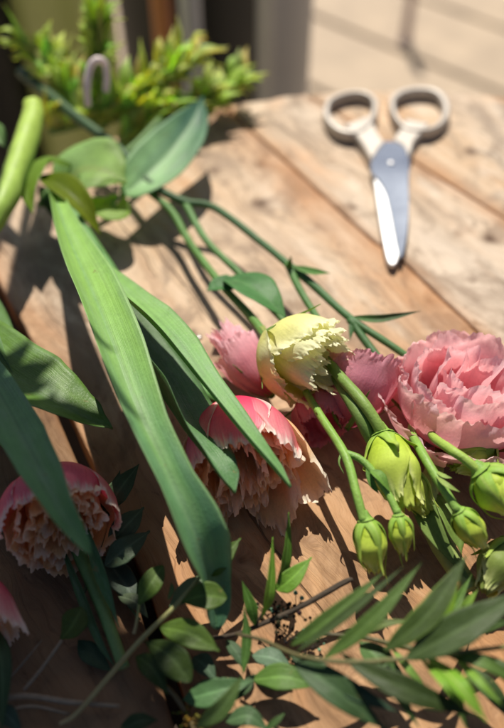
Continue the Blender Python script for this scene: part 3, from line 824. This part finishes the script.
# big pink bloom at the right and its long forked stem
eP = thing('eustoma', 'big rose pink ruffled eustoma at the right on a long forked stem', 'eustoma', at(30, 85, 0), 'eustoma stems')
tube(eP, [(22, 72, 3.0), (70, 112, 3.0), (122, 152, 2.8), (148, 182, 2.6), (183, 201, 2.3), (215, 208, 2.3), (262, 243, 2.3), (290, 266, 2.4), (312, 284, 2.5), (350, 318, 2.6), (402, 353, 2.4), (440, 384, 1.4)], [6, 5.4, 4.8, 4.3, 3.9, 3.7, 3.7, 4.3, 3.9, 3.7, 3.5], (.035, .085, .03), (.075, .18, .06), n=100)
tube(eP, [(288, 264, 2.4), (300, 290, 2.5), (322, 326, 2.5)], [4.2, 3.8, 3.6], (.08, .19, .05))
tube(eP, [(350, 319, 2.6), (366, 342, 2.3), (392, 374, 2.0), (420, 400, 1.2)], [4.4, 4.2, 4], (.06, .15, .05))
leaf(eP, [(289, 268, 2.6), (290, 262, 3.0), (291, 256, 3.5)], 7, 'sepal', N=Vector((0, -1, .3)), col=(.14, .27, .06), seed=17)
leaf(eP, [(292, 266, 2.7), (312, 272, 3.0), (330, 273, 3.4)], 7, 'lance', N=Vector((0, -.3, 1)), col=(.12, .26, .07), seed=18, fold=.4)
leaf(eP, [(351, 317, 2.7), (380, 319, 3.1), (421, 311, 3.6)], 8, 'lance', N=Vector((0, -.5, 1)), col=(.09, .2, .06), col2=(.06, .10, .04), seed=19, fold=.5)
leaf(eP, [(351, 316, 2.7), (352, 328, 2.6), (350, 340, 2.4)], 6, 'lance', N=Vector((-.6, 0, 1)), col=(.06, .15, .05), seed=20, fold=.3)
leaf(eP, [(120, 196, 2.4), (142, 180, 2.8), (172, 150, 3.2), (192, 122, 3.6), (203, 97, 4.0)], 50, 'lance', N=Vector((.1, -.35, .9)), col=(.30, .52, .24), col2=(.06, .16, .10), rib=(.30, .48, .26), seed=21, fold=.3, nv=40, nu=16, wavy=.06)
bP = at(446, 436, .4); axP = Vector((.12, .10, 1)).normalized()
eustoma_bloom(eP, bP, axP, 4.5, 2.95, 91, [(3, 1.10, .60, 84, .14, .0, .10, -60), (3, 1.0, .84, 84, .05, .0, .13, -115), (3, .80, .98, 80, .03, .0, .17, -60), (2, .55, 1.0, 90, .05, 0, .26, 60), (2, .32, .95, 90, .1, 0, .4, 0)], PINK_E, PINK_E2, (.66, .24, .31), (.93, .76, .77), rf=1.6, crk=.038, kc=1.5)

# two pink blooms half hidden behind the cream one
eS = thing('eustoma', 'soft pink eustoma with two blooms half hidden behind the cream flower', 'eustoma', at(183, 201, 0), 'eustoma stems')
tube(eS, [(184, 201, 2.2), (206, 240, 2.1), (240, 274, 2.1), (264, 300, 2.0), (292, 330, 2.0), (330, 372, 2.2)], [3.6, 3.6, 3.6, 3.6, 3.6, 3.5], (.11, .24, .07), (.09, .2, .06))
bS = at(272, 396, 1.3); axS = Vector((-.60, .74, .30)).normalized()
eustoma_bloom(eS, bS, axS, 4.3, 1.05, 113, [(2, 1.12, .74, 84, .10, 0, .10, 0), (2, .85, .92, 80, .0, .15, .12, 60), (2, .6, 1.03, 84, .05, 0, .16, 10), (2, .3, 1.0, 90, .1, 0, .3, 70)], (.80, .36, .44), (.90, .62, .68), (.55, .10, .16), rf=1.5, crk=.06, kc=1.2, rnd_=.2)
bS2 = at(345, 428, 1.4); axS2 = Vector((.25, .72, .45)).normalized()
eustoma_bloom(eS, bS2, axS2, 3.4, 1.55, 131, [(3, 1.15, 1.0, 78, .14, 0, .09, 20), (3, .85, .95, 76, .0, .0, .12, 80), (2, .5, .85, 84, 0, 0, .25, 30)], (.74, .32, .42), (.80, .42, .50), (.50, .10, .16), rf=1.5, kc=1.4, rnd_=.2)
bS3 = at(318, 398, 1.5); axS3 = Vector((.05, -.9, .1)).normalized()
eustoma_bloom(eS, bS3, axS3, 2.4, 1.5, 137, [(5, 1.0, .9, 55, -.1, .25, .10, 20), (3, .7, .8, 60, 0, .2, .2, 0)], (.74, .22, .32), (.80, .36, .44), (.50, .10, .16), rf=1.5, kc=1.4, rnd_=.2)

# spray of fat green buds at the right
eB = thing('eustoma', 'spray of fat lime green eustoma buds on curved stems below the big pink bloom', 'eustoma', at(330, 375, 0), 'eustoma stems')
tube(eB, [(316, 345, 3.0), (338, 374, 4.2), (361, 400, 4.5), (376, 422, 4.2), (383, 436, 3.8)], [5, 5.5, 6, 6, 6.5], (.14, .24, .06), (.24, .36, .07))
tube(eB, [(322, 350, 2.6), (342, 386, 3.8), (360, 416, 4.0), (376, 446, 3.2), (400, 474, 2.6)], [6, 6.5, 7, 7, 6], (.13, .21, .06), (.2, .32, .07))
bud(eB, (381, 432, 3.7), (407, 508, 3.0), 52, 7, reach=.42, sepw=.5, open_=.1)
bud(eB, (398, 470, 2.6), (430, 512, 2.2), 36, 9, c0=(.36, .48, .06), c1=(.44, .54, .08), reach=.9)
tube(eB, [(416, 412, 1.0), (412, 432, 2.6), (420, 449, 3.7), (438, 480, 3.9), (458, 512, 3.6)], [4.2, 4.4, 4.6, 4.8, 4.6], (.2, .36, .06), (.23, .4, .08))
leaf(eB, [(436, 476, 4.1), (447, 485, 4.3), (460, 492, 4.2)], 5, 'lance', N=Z, col=(.3, .42, .1), seed=22)
leaf(eB, [(434, 470, 4.0), (444, 476, 4.2), (452, 478, 4.2)], 4, 'lance', N=Z, col=(.3, .42, .1), seed=23)
bud(eB, (457, 509, 3.6), (482, 546, 2.6), 30, 13, reach=1.12)
tube(eB, [(440, 416, 1.4), (432, 434, 3.2), (450, 449, 4.3), (466, 460, 4.4), (482, 474, 4.2)], [4.2, 4.5, 4.8, 4.8, 4.8], (.3, .44, .08))
bud(eB, (478, 468, 4.2), (518, 512, 3.2), 48, 17, reach=.9, open_=.1)
bud(eB, (492, 442, 2.4), (452, 466, 2.4), 44, 19, c0=(.22, .38, .05), c1=(.40, .52, .08), reach=.5, fat=.1)
bud(eB, (512, 540, 1.8), (484, 592, 1.3), 44, 21, c0=(.20, .28, .06), c1=(.24, .32, .07), reach=.6)
tube(eB, [(436, 466, 1.4), (426, 500, 1.3), (440, 540, 1.0), (470, 590, .8)], [9, 12, 12, 10], (.36, .46, .14), (.28, .36, .11), wob=.16)
leaf(eB, [(414, 480, 1.9), (424, 512, 2.0), (444, 548, 1.6), (478, 590, 1.1)], 24, 'blade', N=Vector((-.1, -.1, 1)), col=(.20, .30, .07), col2=(.16, .24, .07), fold=.3, cup=.1, seed=24, wavy=.1)
leaf(eB, [(436, 494, 1.5), (452, 520, 1.7), (462, 556, 1.4)], 22, 'lance', N=Vector((.3, -.1, 1)), col=(.18, .28, .06), fold=.3, seed=25, wavy=.1)

# ------------------------------------------------------------------ leafy sprigs in front
def sprig(label, stem, srad, sc0, sc1, leaves, zs=0, group='leafy sprigs', mat=None, extra=None, base=None):
    t = thing('leafy_sprig', label, 'sprig', at(*(base or (stem[0][0][0], stem[0][0][1])), 0), group)
    for s, r in zip(stem, srad): tube(t, s, [x * .62 for x in r], sc0, sc1, mat=mat or M_STEM, wob=.1, seed=len(s))
    for i, L in enumerate(leaves):
        pts, w, kind, col, N = L[:5]
        kw = dict(L[5]) if len(L) > 5 else {}
        kw.setdefault('rib', tuple(min(1, x * 1.7 + .02) for x in col)); kw.setdefault('fold', .14); kw.setdefault('seed', 40 + i * 1.3)
        leaf(t, pts, w, kind, N=Vector(N), col=col, col2=kw.pop('col2', tuple(x * .85 for x in col)), wavy=kw.pop('wavy', .06), **kw)
    if extra: extra(t)
    return t

def specks(par, spots, col, name='flower_cluster', r=.1, n=14, spread=.35, seed=3, fleck=None):
    rnd = random.Random(seed); mb = MB()
    for sp in spots:
        c0 = P(sp)
        for k in range(n):
            o = Vector((rnd.gauss(0, spread), rnd.gauss(0, spread), abs(rnd.gauss(0, spread * .7)))); q = c0 + o; rr = r * rnd.uniform(.5, 1.3)
            v = []; 
            for i in range(5):
                for j in range(7):
                    th, ph = math.pi * i / 4, 2 * math.pi * j / 7
                    d = Vector((math.sin(th) * math.cos(ph), math.sin(th) * math.sin(ph), math.cos(th)))
                    v.append(q + d * rr * (1 + .35 * nz(d.x * 3 + k, d.y * 3, d.z * 3)))
            f = [(i * 7 + j, i * 7 + (j + 1) % 7, i * 7 + 7 + (j + 1) % 7, i * 7 + 7 + j) for i in range(4) for j in range(7)]
            cc = fleck if (fleck and rnd.random() < .22) else tuple(x * rnd.uniform(.6, 1.5) for x in col)
            mb.add(v, f, cc)
            tube_mb(mb, [tuple(c0), tuple((c0 + q) / 2 + Vector((0, 0, .03))), tuple(q)], .018, col, px=False, n=4, sides=5)
    mb.build(name, M_TWIG, par)

O1, O2, O3 = (.085, .15, .022), (.10, .17, .045), (.20, .40, .045)
BLU = (.09, .19, .07); GRY = (.095, .17, .035)
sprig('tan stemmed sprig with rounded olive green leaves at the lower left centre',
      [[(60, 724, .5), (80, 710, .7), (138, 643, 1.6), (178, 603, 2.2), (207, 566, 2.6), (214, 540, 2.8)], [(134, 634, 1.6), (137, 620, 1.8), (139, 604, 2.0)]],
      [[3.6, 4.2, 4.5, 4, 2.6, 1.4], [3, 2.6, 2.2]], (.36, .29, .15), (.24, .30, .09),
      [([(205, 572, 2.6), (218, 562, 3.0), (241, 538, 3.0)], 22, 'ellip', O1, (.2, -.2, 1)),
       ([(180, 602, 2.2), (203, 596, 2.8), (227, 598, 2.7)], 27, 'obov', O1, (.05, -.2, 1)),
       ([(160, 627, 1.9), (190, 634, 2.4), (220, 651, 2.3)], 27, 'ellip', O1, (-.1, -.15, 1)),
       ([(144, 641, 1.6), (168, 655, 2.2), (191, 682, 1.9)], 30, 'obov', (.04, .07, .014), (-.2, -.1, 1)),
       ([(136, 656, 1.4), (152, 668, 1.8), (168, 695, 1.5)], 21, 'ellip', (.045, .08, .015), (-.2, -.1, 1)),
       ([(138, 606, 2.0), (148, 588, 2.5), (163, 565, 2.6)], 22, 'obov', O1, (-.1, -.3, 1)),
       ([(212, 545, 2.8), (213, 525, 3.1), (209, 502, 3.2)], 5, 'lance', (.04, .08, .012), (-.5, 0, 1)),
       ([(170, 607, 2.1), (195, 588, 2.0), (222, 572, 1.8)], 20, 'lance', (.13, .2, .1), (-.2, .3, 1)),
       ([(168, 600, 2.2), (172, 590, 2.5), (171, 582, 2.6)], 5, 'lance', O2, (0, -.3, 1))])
sprig('dark sprig with brown stem and bluish leaves at the bottom edge',
      [[(196, 732, .4), (182, 706, .6), (168, 688, .7), (150, 672, .6)]], [[4, 4, 3.4, 2.4]], (.17, .13, .06), (.15, .12, .05),
      [([(183, 700, .7), (214, 692, 1.2), (253, 681, 1.2)], 26, 'lance', BLU, (0, -.1, 1)),
       ([(193, 657, .6), (203, 664, .8), (217, 681, .7)], 20, 'ellip', (.07, .13, .07), (.1, 0, 1)),
       ([(196, 727, 1.2), (222, 708, 2.2), (243, 674, 2.6)], 18, 'lance', O2, (.3, -.2, 1)),
       ([(118, 732, .6), (138, 722, .9), (158, 720, .8)], 17, 'lance', (.03, .06, .02), (0, 0, 1)),
       ([(222, 700, .7), (240, 690, .9), (254, 674, 1.0)], 14, 'lance', BLU, (.2, 0, 1)),
       ([(225, 722, .5), (248, 716, .9), (268, 730, .7)], 18, 'lance', (.08, .15, .06), (0, 0, 1)),
       ([(262, 732, .6), (275, 722, .9), (286, 712, 1.0)], 7, 'lance', (.06, .12, .03), (.2, 0, 1))],
      extra=lambda t: specks(t, [(190, 716, .5), (204, 722, .6), (199, 706, .5)], (.14, .10, .02), n=16, r=.07, spread=.28))
sprig('grey green sprig behind the shaded tulip with leaves fanning to the right',
      [[(80, 600, .9), (98, 560, 1.2), (112, 520, 1.4), (124, 490, 1.6)], [(106, 575, .8), (118, 592, .6), (140, 620, .5)]], [[3, 3, 2.6, 2], [2.4, 2, 2]], (.10, .12, .05), (.08, .13, .05),
      [([(107, 508, 1.6), (120, 489, 2.2), (139, 464, 2.2)], 22, 'lance', (.085, .14, .07), (.2, -.2, 1)),
       ([(108, 545, 1.4), (126, 526, 1.8), (144, 507, 1.7)], 24, 'ellip', (.09, .135, .075), (.3, -.1, 1)),
       ([(105, 566, 1.3), (124, 550, 1.8), (150, 531, 1.5)], 25, 'ellip', (.095, .14, .08), (.2, -.2, 1)),
       ([(103, 556, .7), (122, 580, .8), (136, 602, .7)], 26, 'ellip', (.06, .09, .06), (.2, 0, 1)),
       ([(118, 596, .8), (135, 602, 1.0), (148, 618, .8)], 14, 'lance', (.08, .11, .06), (.2, 0, 1)),
       ([(100, 520, 1.5), (112, 500, 1.7), (120, 470, 1.8)], 18, 'lance', (.05, .09, .04), (-.2, 0, 1))])
sprig('withered sprig with one dull olive leaf lying in the dark lower left corner',
      [[(-10, 702, .4), (25, 696, .5), (70, 702, .6), (120, 706, .4)], [(24, 690, .5), (42, 668, .7), (62, 640, .9)], [(8, 680, .3), (22, 664, .6), (42, 640, 1.1)], [(-6, 715, .6), (30, 706, .7), (70, 714, .5)]],
      [[5.5, 5, 4.5, 3], [3, 3, 2.5], [1.2, 2, .6], [3, 2.5, 2]], (.30, .24, .17), (.32, .26, .18),
      [([(60, 640, .9), (72, 626, 1.3), (82, 607, 1.4)], 26, 'obov', (.075, .115, .02), (.1, -.2, 1)),
       ([(-14, 620, 1.5), (1, 660, 1.8), (2, 735, 1.2)], 20, 'lance', (.05, .10, .04), (.3, 0, 1)),
       ([(-8, 705, .8), (8, 716, .9), (22, 732, .7)], 18, 'lance', (.05, .09, .06), (0, 0, 1))], mat=M_TWIG)
sprig('dark woody twig with upright narrow leaves and tiny dark flowers, bottom centre',
      [[(150, 655, .5), (180, 643, .8), (232, 635, 1.0), (262, 624, 1.3), (302, 606, 1.6), (345, 582, 1.9), (353, 580, 1.9)], [(254, 628, 1.2), (262, 614, 1.6), (273, 598, 2.0)]],
      [[2.4, 3, 3.4, 4, 4.4, 4.6, 2.6], [2.2, 2, 1.6]], (.055, .04, .028), (.07, .055, .04),
      [([(262, 618, 1.8), (270, 590, 2.6), (273, 537, 3.4)], 10, 'lance', O3, (.8, -.3, .6)),
       ([(276, 590, 2.1), (290, 580, 2.4), (312, 557, 2.5)], 20, 'ellip', (.17, .34, .04), (.3, -.2, 1), {'twist': .3}),
       ([(276, 588, 2.0), (286, 560, 2.8), (289, 512, 3.6)], 9, 'lance', (.11, .24, .03), (.8, -.2, .6)),
       ([(255, 626, 1.4), (251, 606, 2.0), (242, 581, 2.4)], 12, 'lance', (.09, .2, .03), (-.3, -.3, 1)),
       ([(243, 674, 1.0), (247, 640, 1.6), (244, 607, 2.2)], 10, 'lance', (.09, .19, .04), (-.4, -.2, 1)),
       ([(252, 680, .9), (284, 677, 1.3), (319, 686, 1.2)], 25, 'ellip', (.10, .20, .035), (.1, 0, 1)),
       ([(252, 655, .8), (272, 658, 1.0), (292, 667, .9)], 19, 'ellip', (.12, .2, .12), (0, .2, 1)),
       ([(238, 694, .9), (246, 686, 1.1), (255, 674, 1.2)], 12, 'lance', (.08, .14, .06), (-.3, 0, 1)),
       ([(226, 640, 1.0), (236, 652, 1.1), (246, 672, 1.0)], 12, 'lance', (.05, .1, .04), (.2, 0, 1))], mat=M_TWIG,
      extra=lambda t: (specks(t, [(272, 622, 1.1), (284, 618, 1.2), (296, 612, 1.3), (285, 634, .9), (298, 640, .8), (312, 634, .8), (276, 612, 1.3), (318, 642, .7)], (.022, .018, .010), n=13, r=.085, spread=.28, fleck=(.16, .32, .2))))
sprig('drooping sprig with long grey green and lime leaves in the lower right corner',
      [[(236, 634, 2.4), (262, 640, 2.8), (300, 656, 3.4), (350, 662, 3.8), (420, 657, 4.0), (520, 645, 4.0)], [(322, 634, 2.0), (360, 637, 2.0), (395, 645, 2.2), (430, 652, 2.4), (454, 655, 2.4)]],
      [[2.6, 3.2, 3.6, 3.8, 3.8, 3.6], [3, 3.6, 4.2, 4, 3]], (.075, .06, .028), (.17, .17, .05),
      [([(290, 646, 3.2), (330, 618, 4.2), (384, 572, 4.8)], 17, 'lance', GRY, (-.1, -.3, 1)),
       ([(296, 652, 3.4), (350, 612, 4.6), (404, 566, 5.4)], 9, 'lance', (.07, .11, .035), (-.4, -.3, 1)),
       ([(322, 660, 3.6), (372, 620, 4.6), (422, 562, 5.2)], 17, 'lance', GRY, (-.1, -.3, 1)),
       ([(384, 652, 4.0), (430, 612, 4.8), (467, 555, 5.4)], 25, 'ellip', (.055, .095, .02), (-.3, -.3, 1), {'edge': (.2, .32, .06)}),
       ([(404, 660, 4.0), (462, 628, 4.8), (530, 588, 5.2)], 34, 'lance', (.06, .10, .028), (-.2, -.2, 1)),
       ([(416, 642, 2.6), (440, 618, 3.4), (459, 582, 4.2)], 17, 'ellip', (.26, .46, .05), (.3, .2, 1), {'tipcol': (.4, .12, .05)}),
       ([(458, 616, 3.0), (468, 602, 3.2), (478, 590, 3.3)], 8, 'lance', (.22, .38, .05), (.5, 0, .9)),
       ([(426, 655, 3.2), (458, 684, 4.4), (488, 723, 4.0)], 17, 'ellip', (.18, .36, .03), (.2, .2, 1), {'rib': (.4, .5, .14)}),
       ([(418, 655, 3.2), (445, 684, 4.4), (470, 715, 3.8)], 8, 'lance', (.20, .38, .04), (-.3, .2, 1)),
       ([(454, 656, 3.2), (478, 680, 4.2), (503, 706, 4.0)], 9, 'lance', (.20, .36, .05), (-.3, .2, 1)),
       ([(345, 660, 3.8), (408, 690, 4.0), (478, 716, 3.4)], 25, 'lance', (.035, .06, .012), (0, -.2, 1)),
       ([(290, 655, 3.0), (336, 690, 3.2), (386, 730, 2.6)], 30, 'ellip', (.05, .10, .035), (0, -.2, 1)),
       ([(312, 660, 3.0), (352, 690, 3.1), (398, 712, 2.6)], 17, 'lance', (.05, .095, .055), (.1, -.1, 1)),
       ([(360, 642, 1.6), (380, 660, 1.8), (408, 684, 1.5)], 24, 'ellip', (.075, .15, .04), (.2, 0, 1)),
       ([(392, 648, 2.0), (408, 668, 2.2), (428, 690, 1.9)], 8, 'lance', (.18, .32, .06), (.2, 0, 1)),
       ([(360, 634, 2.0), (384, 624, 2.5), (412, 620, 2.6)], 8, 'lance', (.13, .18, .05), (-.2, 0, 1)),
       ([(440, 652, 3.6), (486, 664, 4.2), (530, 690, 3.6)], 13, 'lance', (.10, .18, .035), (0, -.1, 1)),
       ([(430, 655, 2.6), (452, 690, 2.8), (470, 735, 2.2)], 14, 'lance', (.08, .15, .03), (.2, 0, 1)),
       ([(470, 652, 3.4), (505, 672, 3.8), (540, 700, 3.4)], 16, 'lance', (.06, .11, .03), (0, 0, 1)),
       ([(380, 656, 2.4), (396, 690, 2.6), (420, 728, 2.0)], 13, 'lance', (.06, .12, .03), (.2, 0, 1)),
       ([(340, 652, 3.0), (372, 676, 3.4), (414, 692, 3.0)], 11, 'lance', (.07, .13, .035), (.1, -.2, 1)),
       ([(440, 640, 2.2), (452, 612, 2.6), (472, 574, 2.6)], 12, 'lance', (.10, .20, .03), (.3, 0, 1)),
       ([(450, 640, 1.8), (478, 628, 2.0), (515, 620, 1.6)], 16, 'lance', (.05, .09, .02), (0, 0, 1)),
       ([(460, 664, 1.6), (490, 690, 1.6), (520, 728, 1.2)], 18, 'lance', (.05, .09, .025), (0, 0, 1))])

# ------------------------------------------------------------------ background: bunch of greens, buckets and pots
bgl = thing('eustoma', 'pale green eustoma stem with broad curled leaves behind the tulip leaves', 'eustoma', at(75, 200, 0), 'eustoma stems')
tube(bgl, [(40, 205, 2.4), (62, 180, 2.8), (95, 170, 2.8), (130, 150, 2.6), (160, 120, 2.6)], [4, 4.5, 4.5, 4, 4], (.12, .25, .06), (.1, .2, .06))
YG = (.30, .44, .06)
leaf(bgl, [(60, 190, 2.8), (80, 170, 3.8), (104, 170, 4.2), (126, 182, 3.9)], 50, 'ellip', M_BACK, N=Vector((.1, -.2, 1)), col=(.36, .56, .24), col2=(.42, .60, .22), wavy=.12, seed=61, rib=(.4, .5, .2))
leaf(bgl, [(84, 205, 2.2), (100, 204, 2.8), (118, 210, 2.6), (124, 196, 2.4)], 26, 'ellip', M_BACK, N=Vector((.1, -.2, 1)), col=(.40, .60, .14), wavy=.2, seed=62)
leaf(bgl, [(72, 166, 3.8), (46, 160, 4.6), (32, 176, 4.6), (29, 196, 4.2), (32, 214, 3.8)], 15, 'lance', M_BACK, N=Vector((-.4, -.2, 1)), col=(.24, .40, .06), col2=(.26, .42, .05), wavy=.1, seed=63)
leaf(bgl, [(40, 176, 4.0), (58, 184, 4.6), (80, 203, 4.4), (101, 236, 3.2)], 26, 'lance', M_BACK, N=Vector((.3, -.35, .8)), col=(.17, .25, .015), col2=(.26, .34, .02), wavy=.08, seed=64, fold=.4)
leaf(bgl, [(-15, 120, 5.0), (-4, 132, 5.2), (6, 148, 5.0)], 18, 'ellip', M_BACK, N=Vector((.1, -.4, 1)), col=(.2, .36, .12), seed=65)
leaf(bgl, [(40, 185, 2.4), (55, 205, 2.6), (62, 228, 2.2)], 22, 'lance', M_BACK, N=Vector((.3, -.35, .8)), col=(.06, .12, .02), seed=66)

def green_bunch(label, base, stem_to, n, seed, spread, lw, ll, col, up=.5):
    t = thing('leafy_sprig', label, 'sprig', at(base[0], base[1], 0), 'bunch of cut greens')
    rnd = random.Random(seed); b = at(*base); e = at(*stem_to)
    tube(t, [tuple(b), tuple((b + e) / 2 + Vector((0, 0, .4))), tuple(e)], [.26, .24, .16], (.16, .28, .06), px=False, n=14)
    mb = MB()
    ax = (e - b)
    for i in range(n):
        s = (i + .5) / n
        p = b + ax * s + Vector((0, 0, .3))
        ang = rnd.uniform(0, 6.28)
        d = (ax.normalized() * .9 + Vector((math.cos(ang), .6 * math.sin(ang), abs(rnd.gauss(up, .4)))) * spread).normalized()
        L = ll * rnd.uniform(.55, 1.1)
        m = p + d * L * .5 + Vector((0, 0, .15 * L)); q = p + d * L + Vector((rnd.uniform(-.2, .2), 0, rnd.uniform(-.5, .1) * L * .5))
        cc = mix(col, (.52, .68, .22), rnd.random() * .6)
        leaf_mb(mb, [tuple(p), tuple(m), tuple(q)], lw * rnd.uniform(.5, .85), 'blade', N=Vector((rnd.uniform(-.5, .5), .1, 1)), fold=.3, wavy=.1, col=tuple(x * rnd.uniform(.8, 1.1) for x in cc), tipcol=(.62, .60, .34), px=False, nv=12, nu=6, seed=i + seed, thick=.05)
    mb.build('foliage', M_BACK, t)
    return t
LG = (.70, .82, .32)
green_bunch('lime green cut sprig spreading to the right end of the blurred bunch', (140, 136, .8), (240, 92, 1.4), 80, 5, .7, 1.2, 3.2, LG)
green_bunch('lime green cut sprig in the middle of the blurred bunch, below the black planter', (100, 128, 1.2), (190, 72, 3.4), 80, 6, .8, 1.25, 3.6, LG)
green_bunch('yellow green cut sprig standing highest in the blurred bunch before the green bucket', (95, 112, 1.6), (103, 30, 6.8), 44, 7, .6, 1.2, 3.8, (.52, .68, .18), up=.8)
green_bunch('light green cut sprig at the left end of the blurred bunch', (80, 118, 1.5), (36, 62, 3.8), 64, 8, .8, 1.2, 3.6, (.70, .82, .32))
green_bunch('shaded green cut sprig lowest in the blurred bunch, touching the table', (50, 132, .8), (170, 118, 1.6), 90, 9, .9, 1.2, 3.0, (.64, .76, .28), up=.7)
green_bunch('lime green cut sprig leaning to the right under the others, beside the long leaf', (120, 146, .6), (215, 112, 1.0), 60, 10, .8, 1.1, 2.8, (.68, .80, .30), up=.5)
mb = MB(); tube_mb(mb, [(88, 106, 4.5), (87, 88, 5.6), (90, 68, 6.6), (97, 60, 7.0), (105, 64, 6.6), (107, 78, 5.8), (106, 92, 5.0)], [3.4, 3.6, 3.8, 3.8, 3.6, 3.4, 3], (.92, .80, .78), n=50)
tag(mb.build('ribbon', plant_mat('ribbon', .5, .2)), 'pale pink ribbon loop standing up from the blurred green bunch', 'ribbon')

M_GREENPOT = simple_mat('green_glaze', (.52, .58, .18), .35, 0, 14, .12, .05)
# vessels behind the table
M_BLACK = simple_mat('black_metal', (.022, .024, .022), .35, .3, 20, .3, .05)
M_DARK = simple_mat('dark_pot', (.012, .013, .011), .6, 0, 20, .3, .1)
M_TERRA = simple_mat('terracotta', (.50, .20, .09), .7, 0, 20, .3, .1)
M_ZINC = simple_mat('zinc', (.42, .46, .53), .4, .5, 20, .15, .05)
def stand(px, D):
    """point on the deck below the photo's column px at ground distance D (cm) from the camera"""
    y = CAM.y + D; dep = (Vector((0, y, -5)) - CAM).dot(FWD)
    return Vector(((px - 252) * dep / F, y, -74)), dep / F
# a bay of tall planters on the deck, behind the far edge of the table
c, k = stand(62, 82)
t = vessel('planter', 'tall olive green planter behind the blurred bunch of greens', 'planter', c, 5.2, 46 * k * 1.12, 84, M_GREENPOT)
rnd = random.Random(21); GBc = Vector((c.x, c.y, 10))
SHADE_CROWN = Vector((-19.8, 22.0, 54))  # centre of an unseen leafy crown, added to shade the table's near left
def trunk_pts(e, w): return [tuple(GBc + Vector((0, 0, -10))), tuple(GBc.lerp(e, .45) + Vector((w, 3, 4))), tuple(e)]
for e, w in ((SHADE_CROWN + Vector((4, 0, -2)), 1), (SHADE_CROWN + Vector((-5, 1, 0)), -2), (SHADE_CROWN + Vector((0, -3, 3)), 2)):
    mbk = MB(); tube_mb(mbk, trunk_pts(e, w), [.6, .45, .25], (.14, .10, .05), px=False, n=20, sides=8); mbk.build('added_branch', M_TWIG, t)  # added limbs reaching up to the shading crown
mb = MB()
for i in range(265):
    while True:
        d = Vector((rnd.uniform(-1, 1), rnd.uniform(-1, 1), rnd.uniform(-1, 1)))
        if d.length < 1: break
    p = SHADE_CROWN + Vector((d.x * 8.6, d.y * 5.5, d.z * 5)) if i < 190 else SHADE_CROWN + Vector((8.6 + d.x * 4.6, -5.5 + d.y * 4, d.z * 3))
    a_ = rnd.uniform(0, 6.28); dr = Vector((math.cos(a_), math.sin(a_), rnd.uniform(-.5, .4))); L = rnd.uniform(3, 5.5)
    leaf_mb(mb, [tuple(p), tuple(p + dr * L * .5 + Vector((0, 0, .3))), tuple(p + dr * L)], L * .45, 'ellip', N=Vector((rnd.gauss(0, .5), rnd.gauss(.2, .5), 1)), col=(.07, .15, .03), px=False, nv=10, nu=4, seed=i)
mb.build('foliage', M_BACK, t)  # added crown leaves, out of view, placed for their shadow
c, k = stand(285, 88)
vessel('post', 'grey rounded metal post behind the far table edge', 'post', c, 28 * k, 28 * k, 100, simple_mat('grey_metal', (.52, .52, .50), .45, .2, 12, .2, .05), sq=.7, rot=R_(8))
c, k = stand(190, 112)
vessel('planter', 'wide black planter in the shade between the olive planter and the grey post', 'planter', c, 82 * k, 84 * k, 100, M_DARK)
c, k = stand(188, 92)
vessel('pole', 'slim pale zinc pole beside the dark grey post', 'pole', c, 11 * k, 11 * k, 110, M_ZINC, rim=.15)
c, k = stand(157, 97)
vessel('planter', 'slim tall terracotta planter glimpsed beside the zinc pole', 'planter', c, 8 * k, 11 * k, 66, M_TERRA)
c, k = stand(-30, 80)
vessel('planter', 'black planter at the upper left border of the picture', 'planter', c, 44 * k, 48 * k, 76, M_DARK)
b = at(405, 42, -74); mb = MB()
tube_mb(mb, [tuple(b), tuple(b + Vector((0, 0, 2))), tuple(b + Vector((0, 0, 30)))], [2.6, 1.5, 1.3], (.5, .5, .5), px=False, n=12)
tag(mb.build('pole', simple_mat('pale_pink_wood', (.55, .42, .38), .6, noise_scale=20)), 'thin pale wooden pole standing on the deck above the scissors', 'pole')

# ------------------------------------------------------------------ camera, light
cd = bpy.data.cameras.new('Camera'); cam = bpy.data.objects.new('Camera', cd); COL.objects.link(cam)
cam.location = CAM * .01; cam.rotation_euler = (math.pi / 2 - TH, 0, 0)
cd.sensor_fit = 'VERTICAL'; cd.sensor_height = 36; cd.lens = F / 728 * 36
cd.clip_start = .01; cd.clip_end = 500
cd.dof.use_dof = True; cd.dof.focus_distance = .33; cd.dof.aperture_fstop = 4.0
SC.camera = cam

sd = bpy.data.lights.new('Sun', 'SUN'); so = bpy.data.objects.new('Sun', sd); COL.objects.link(so)
sd.energy = 5.0; sd.angle = R_(.53); sd.color = (1, .93, .82)
so.rotation_euler = SUN.to_track_quat('Z', 'Y').to_euler(); so.location = SUN * 3
w = bpy.data.worlds.new('World'); SC.world = w; w.use_nodes = True
nt = w.node_tree; bg = nt.nodes['Background']
sky = nt.nodes.new('ShaderNodeTexSky'); sky.sky_type = 'NISHITA'; sky.sun_disc = False
sky.air_density = .6; sky.dust_density = 1.5; sky.sun_elevation = SUN_EL; sky.sun_rotation = SUN_AZ
nt.links.new(sky.outputs[0], bg.inputs[0]); bg.inputs[1].default_value = .058
SC.view_settings.view_transform = 'Standard'; SC.view_settings.look = 'None'
SC.view_settings.exposure = .3; SC.view_settings.gamma = 1
SC.cycles.use_denoising = True
SC.cycles.max_bounces = 8; SC.cycles.transparent_max_bounces = 8
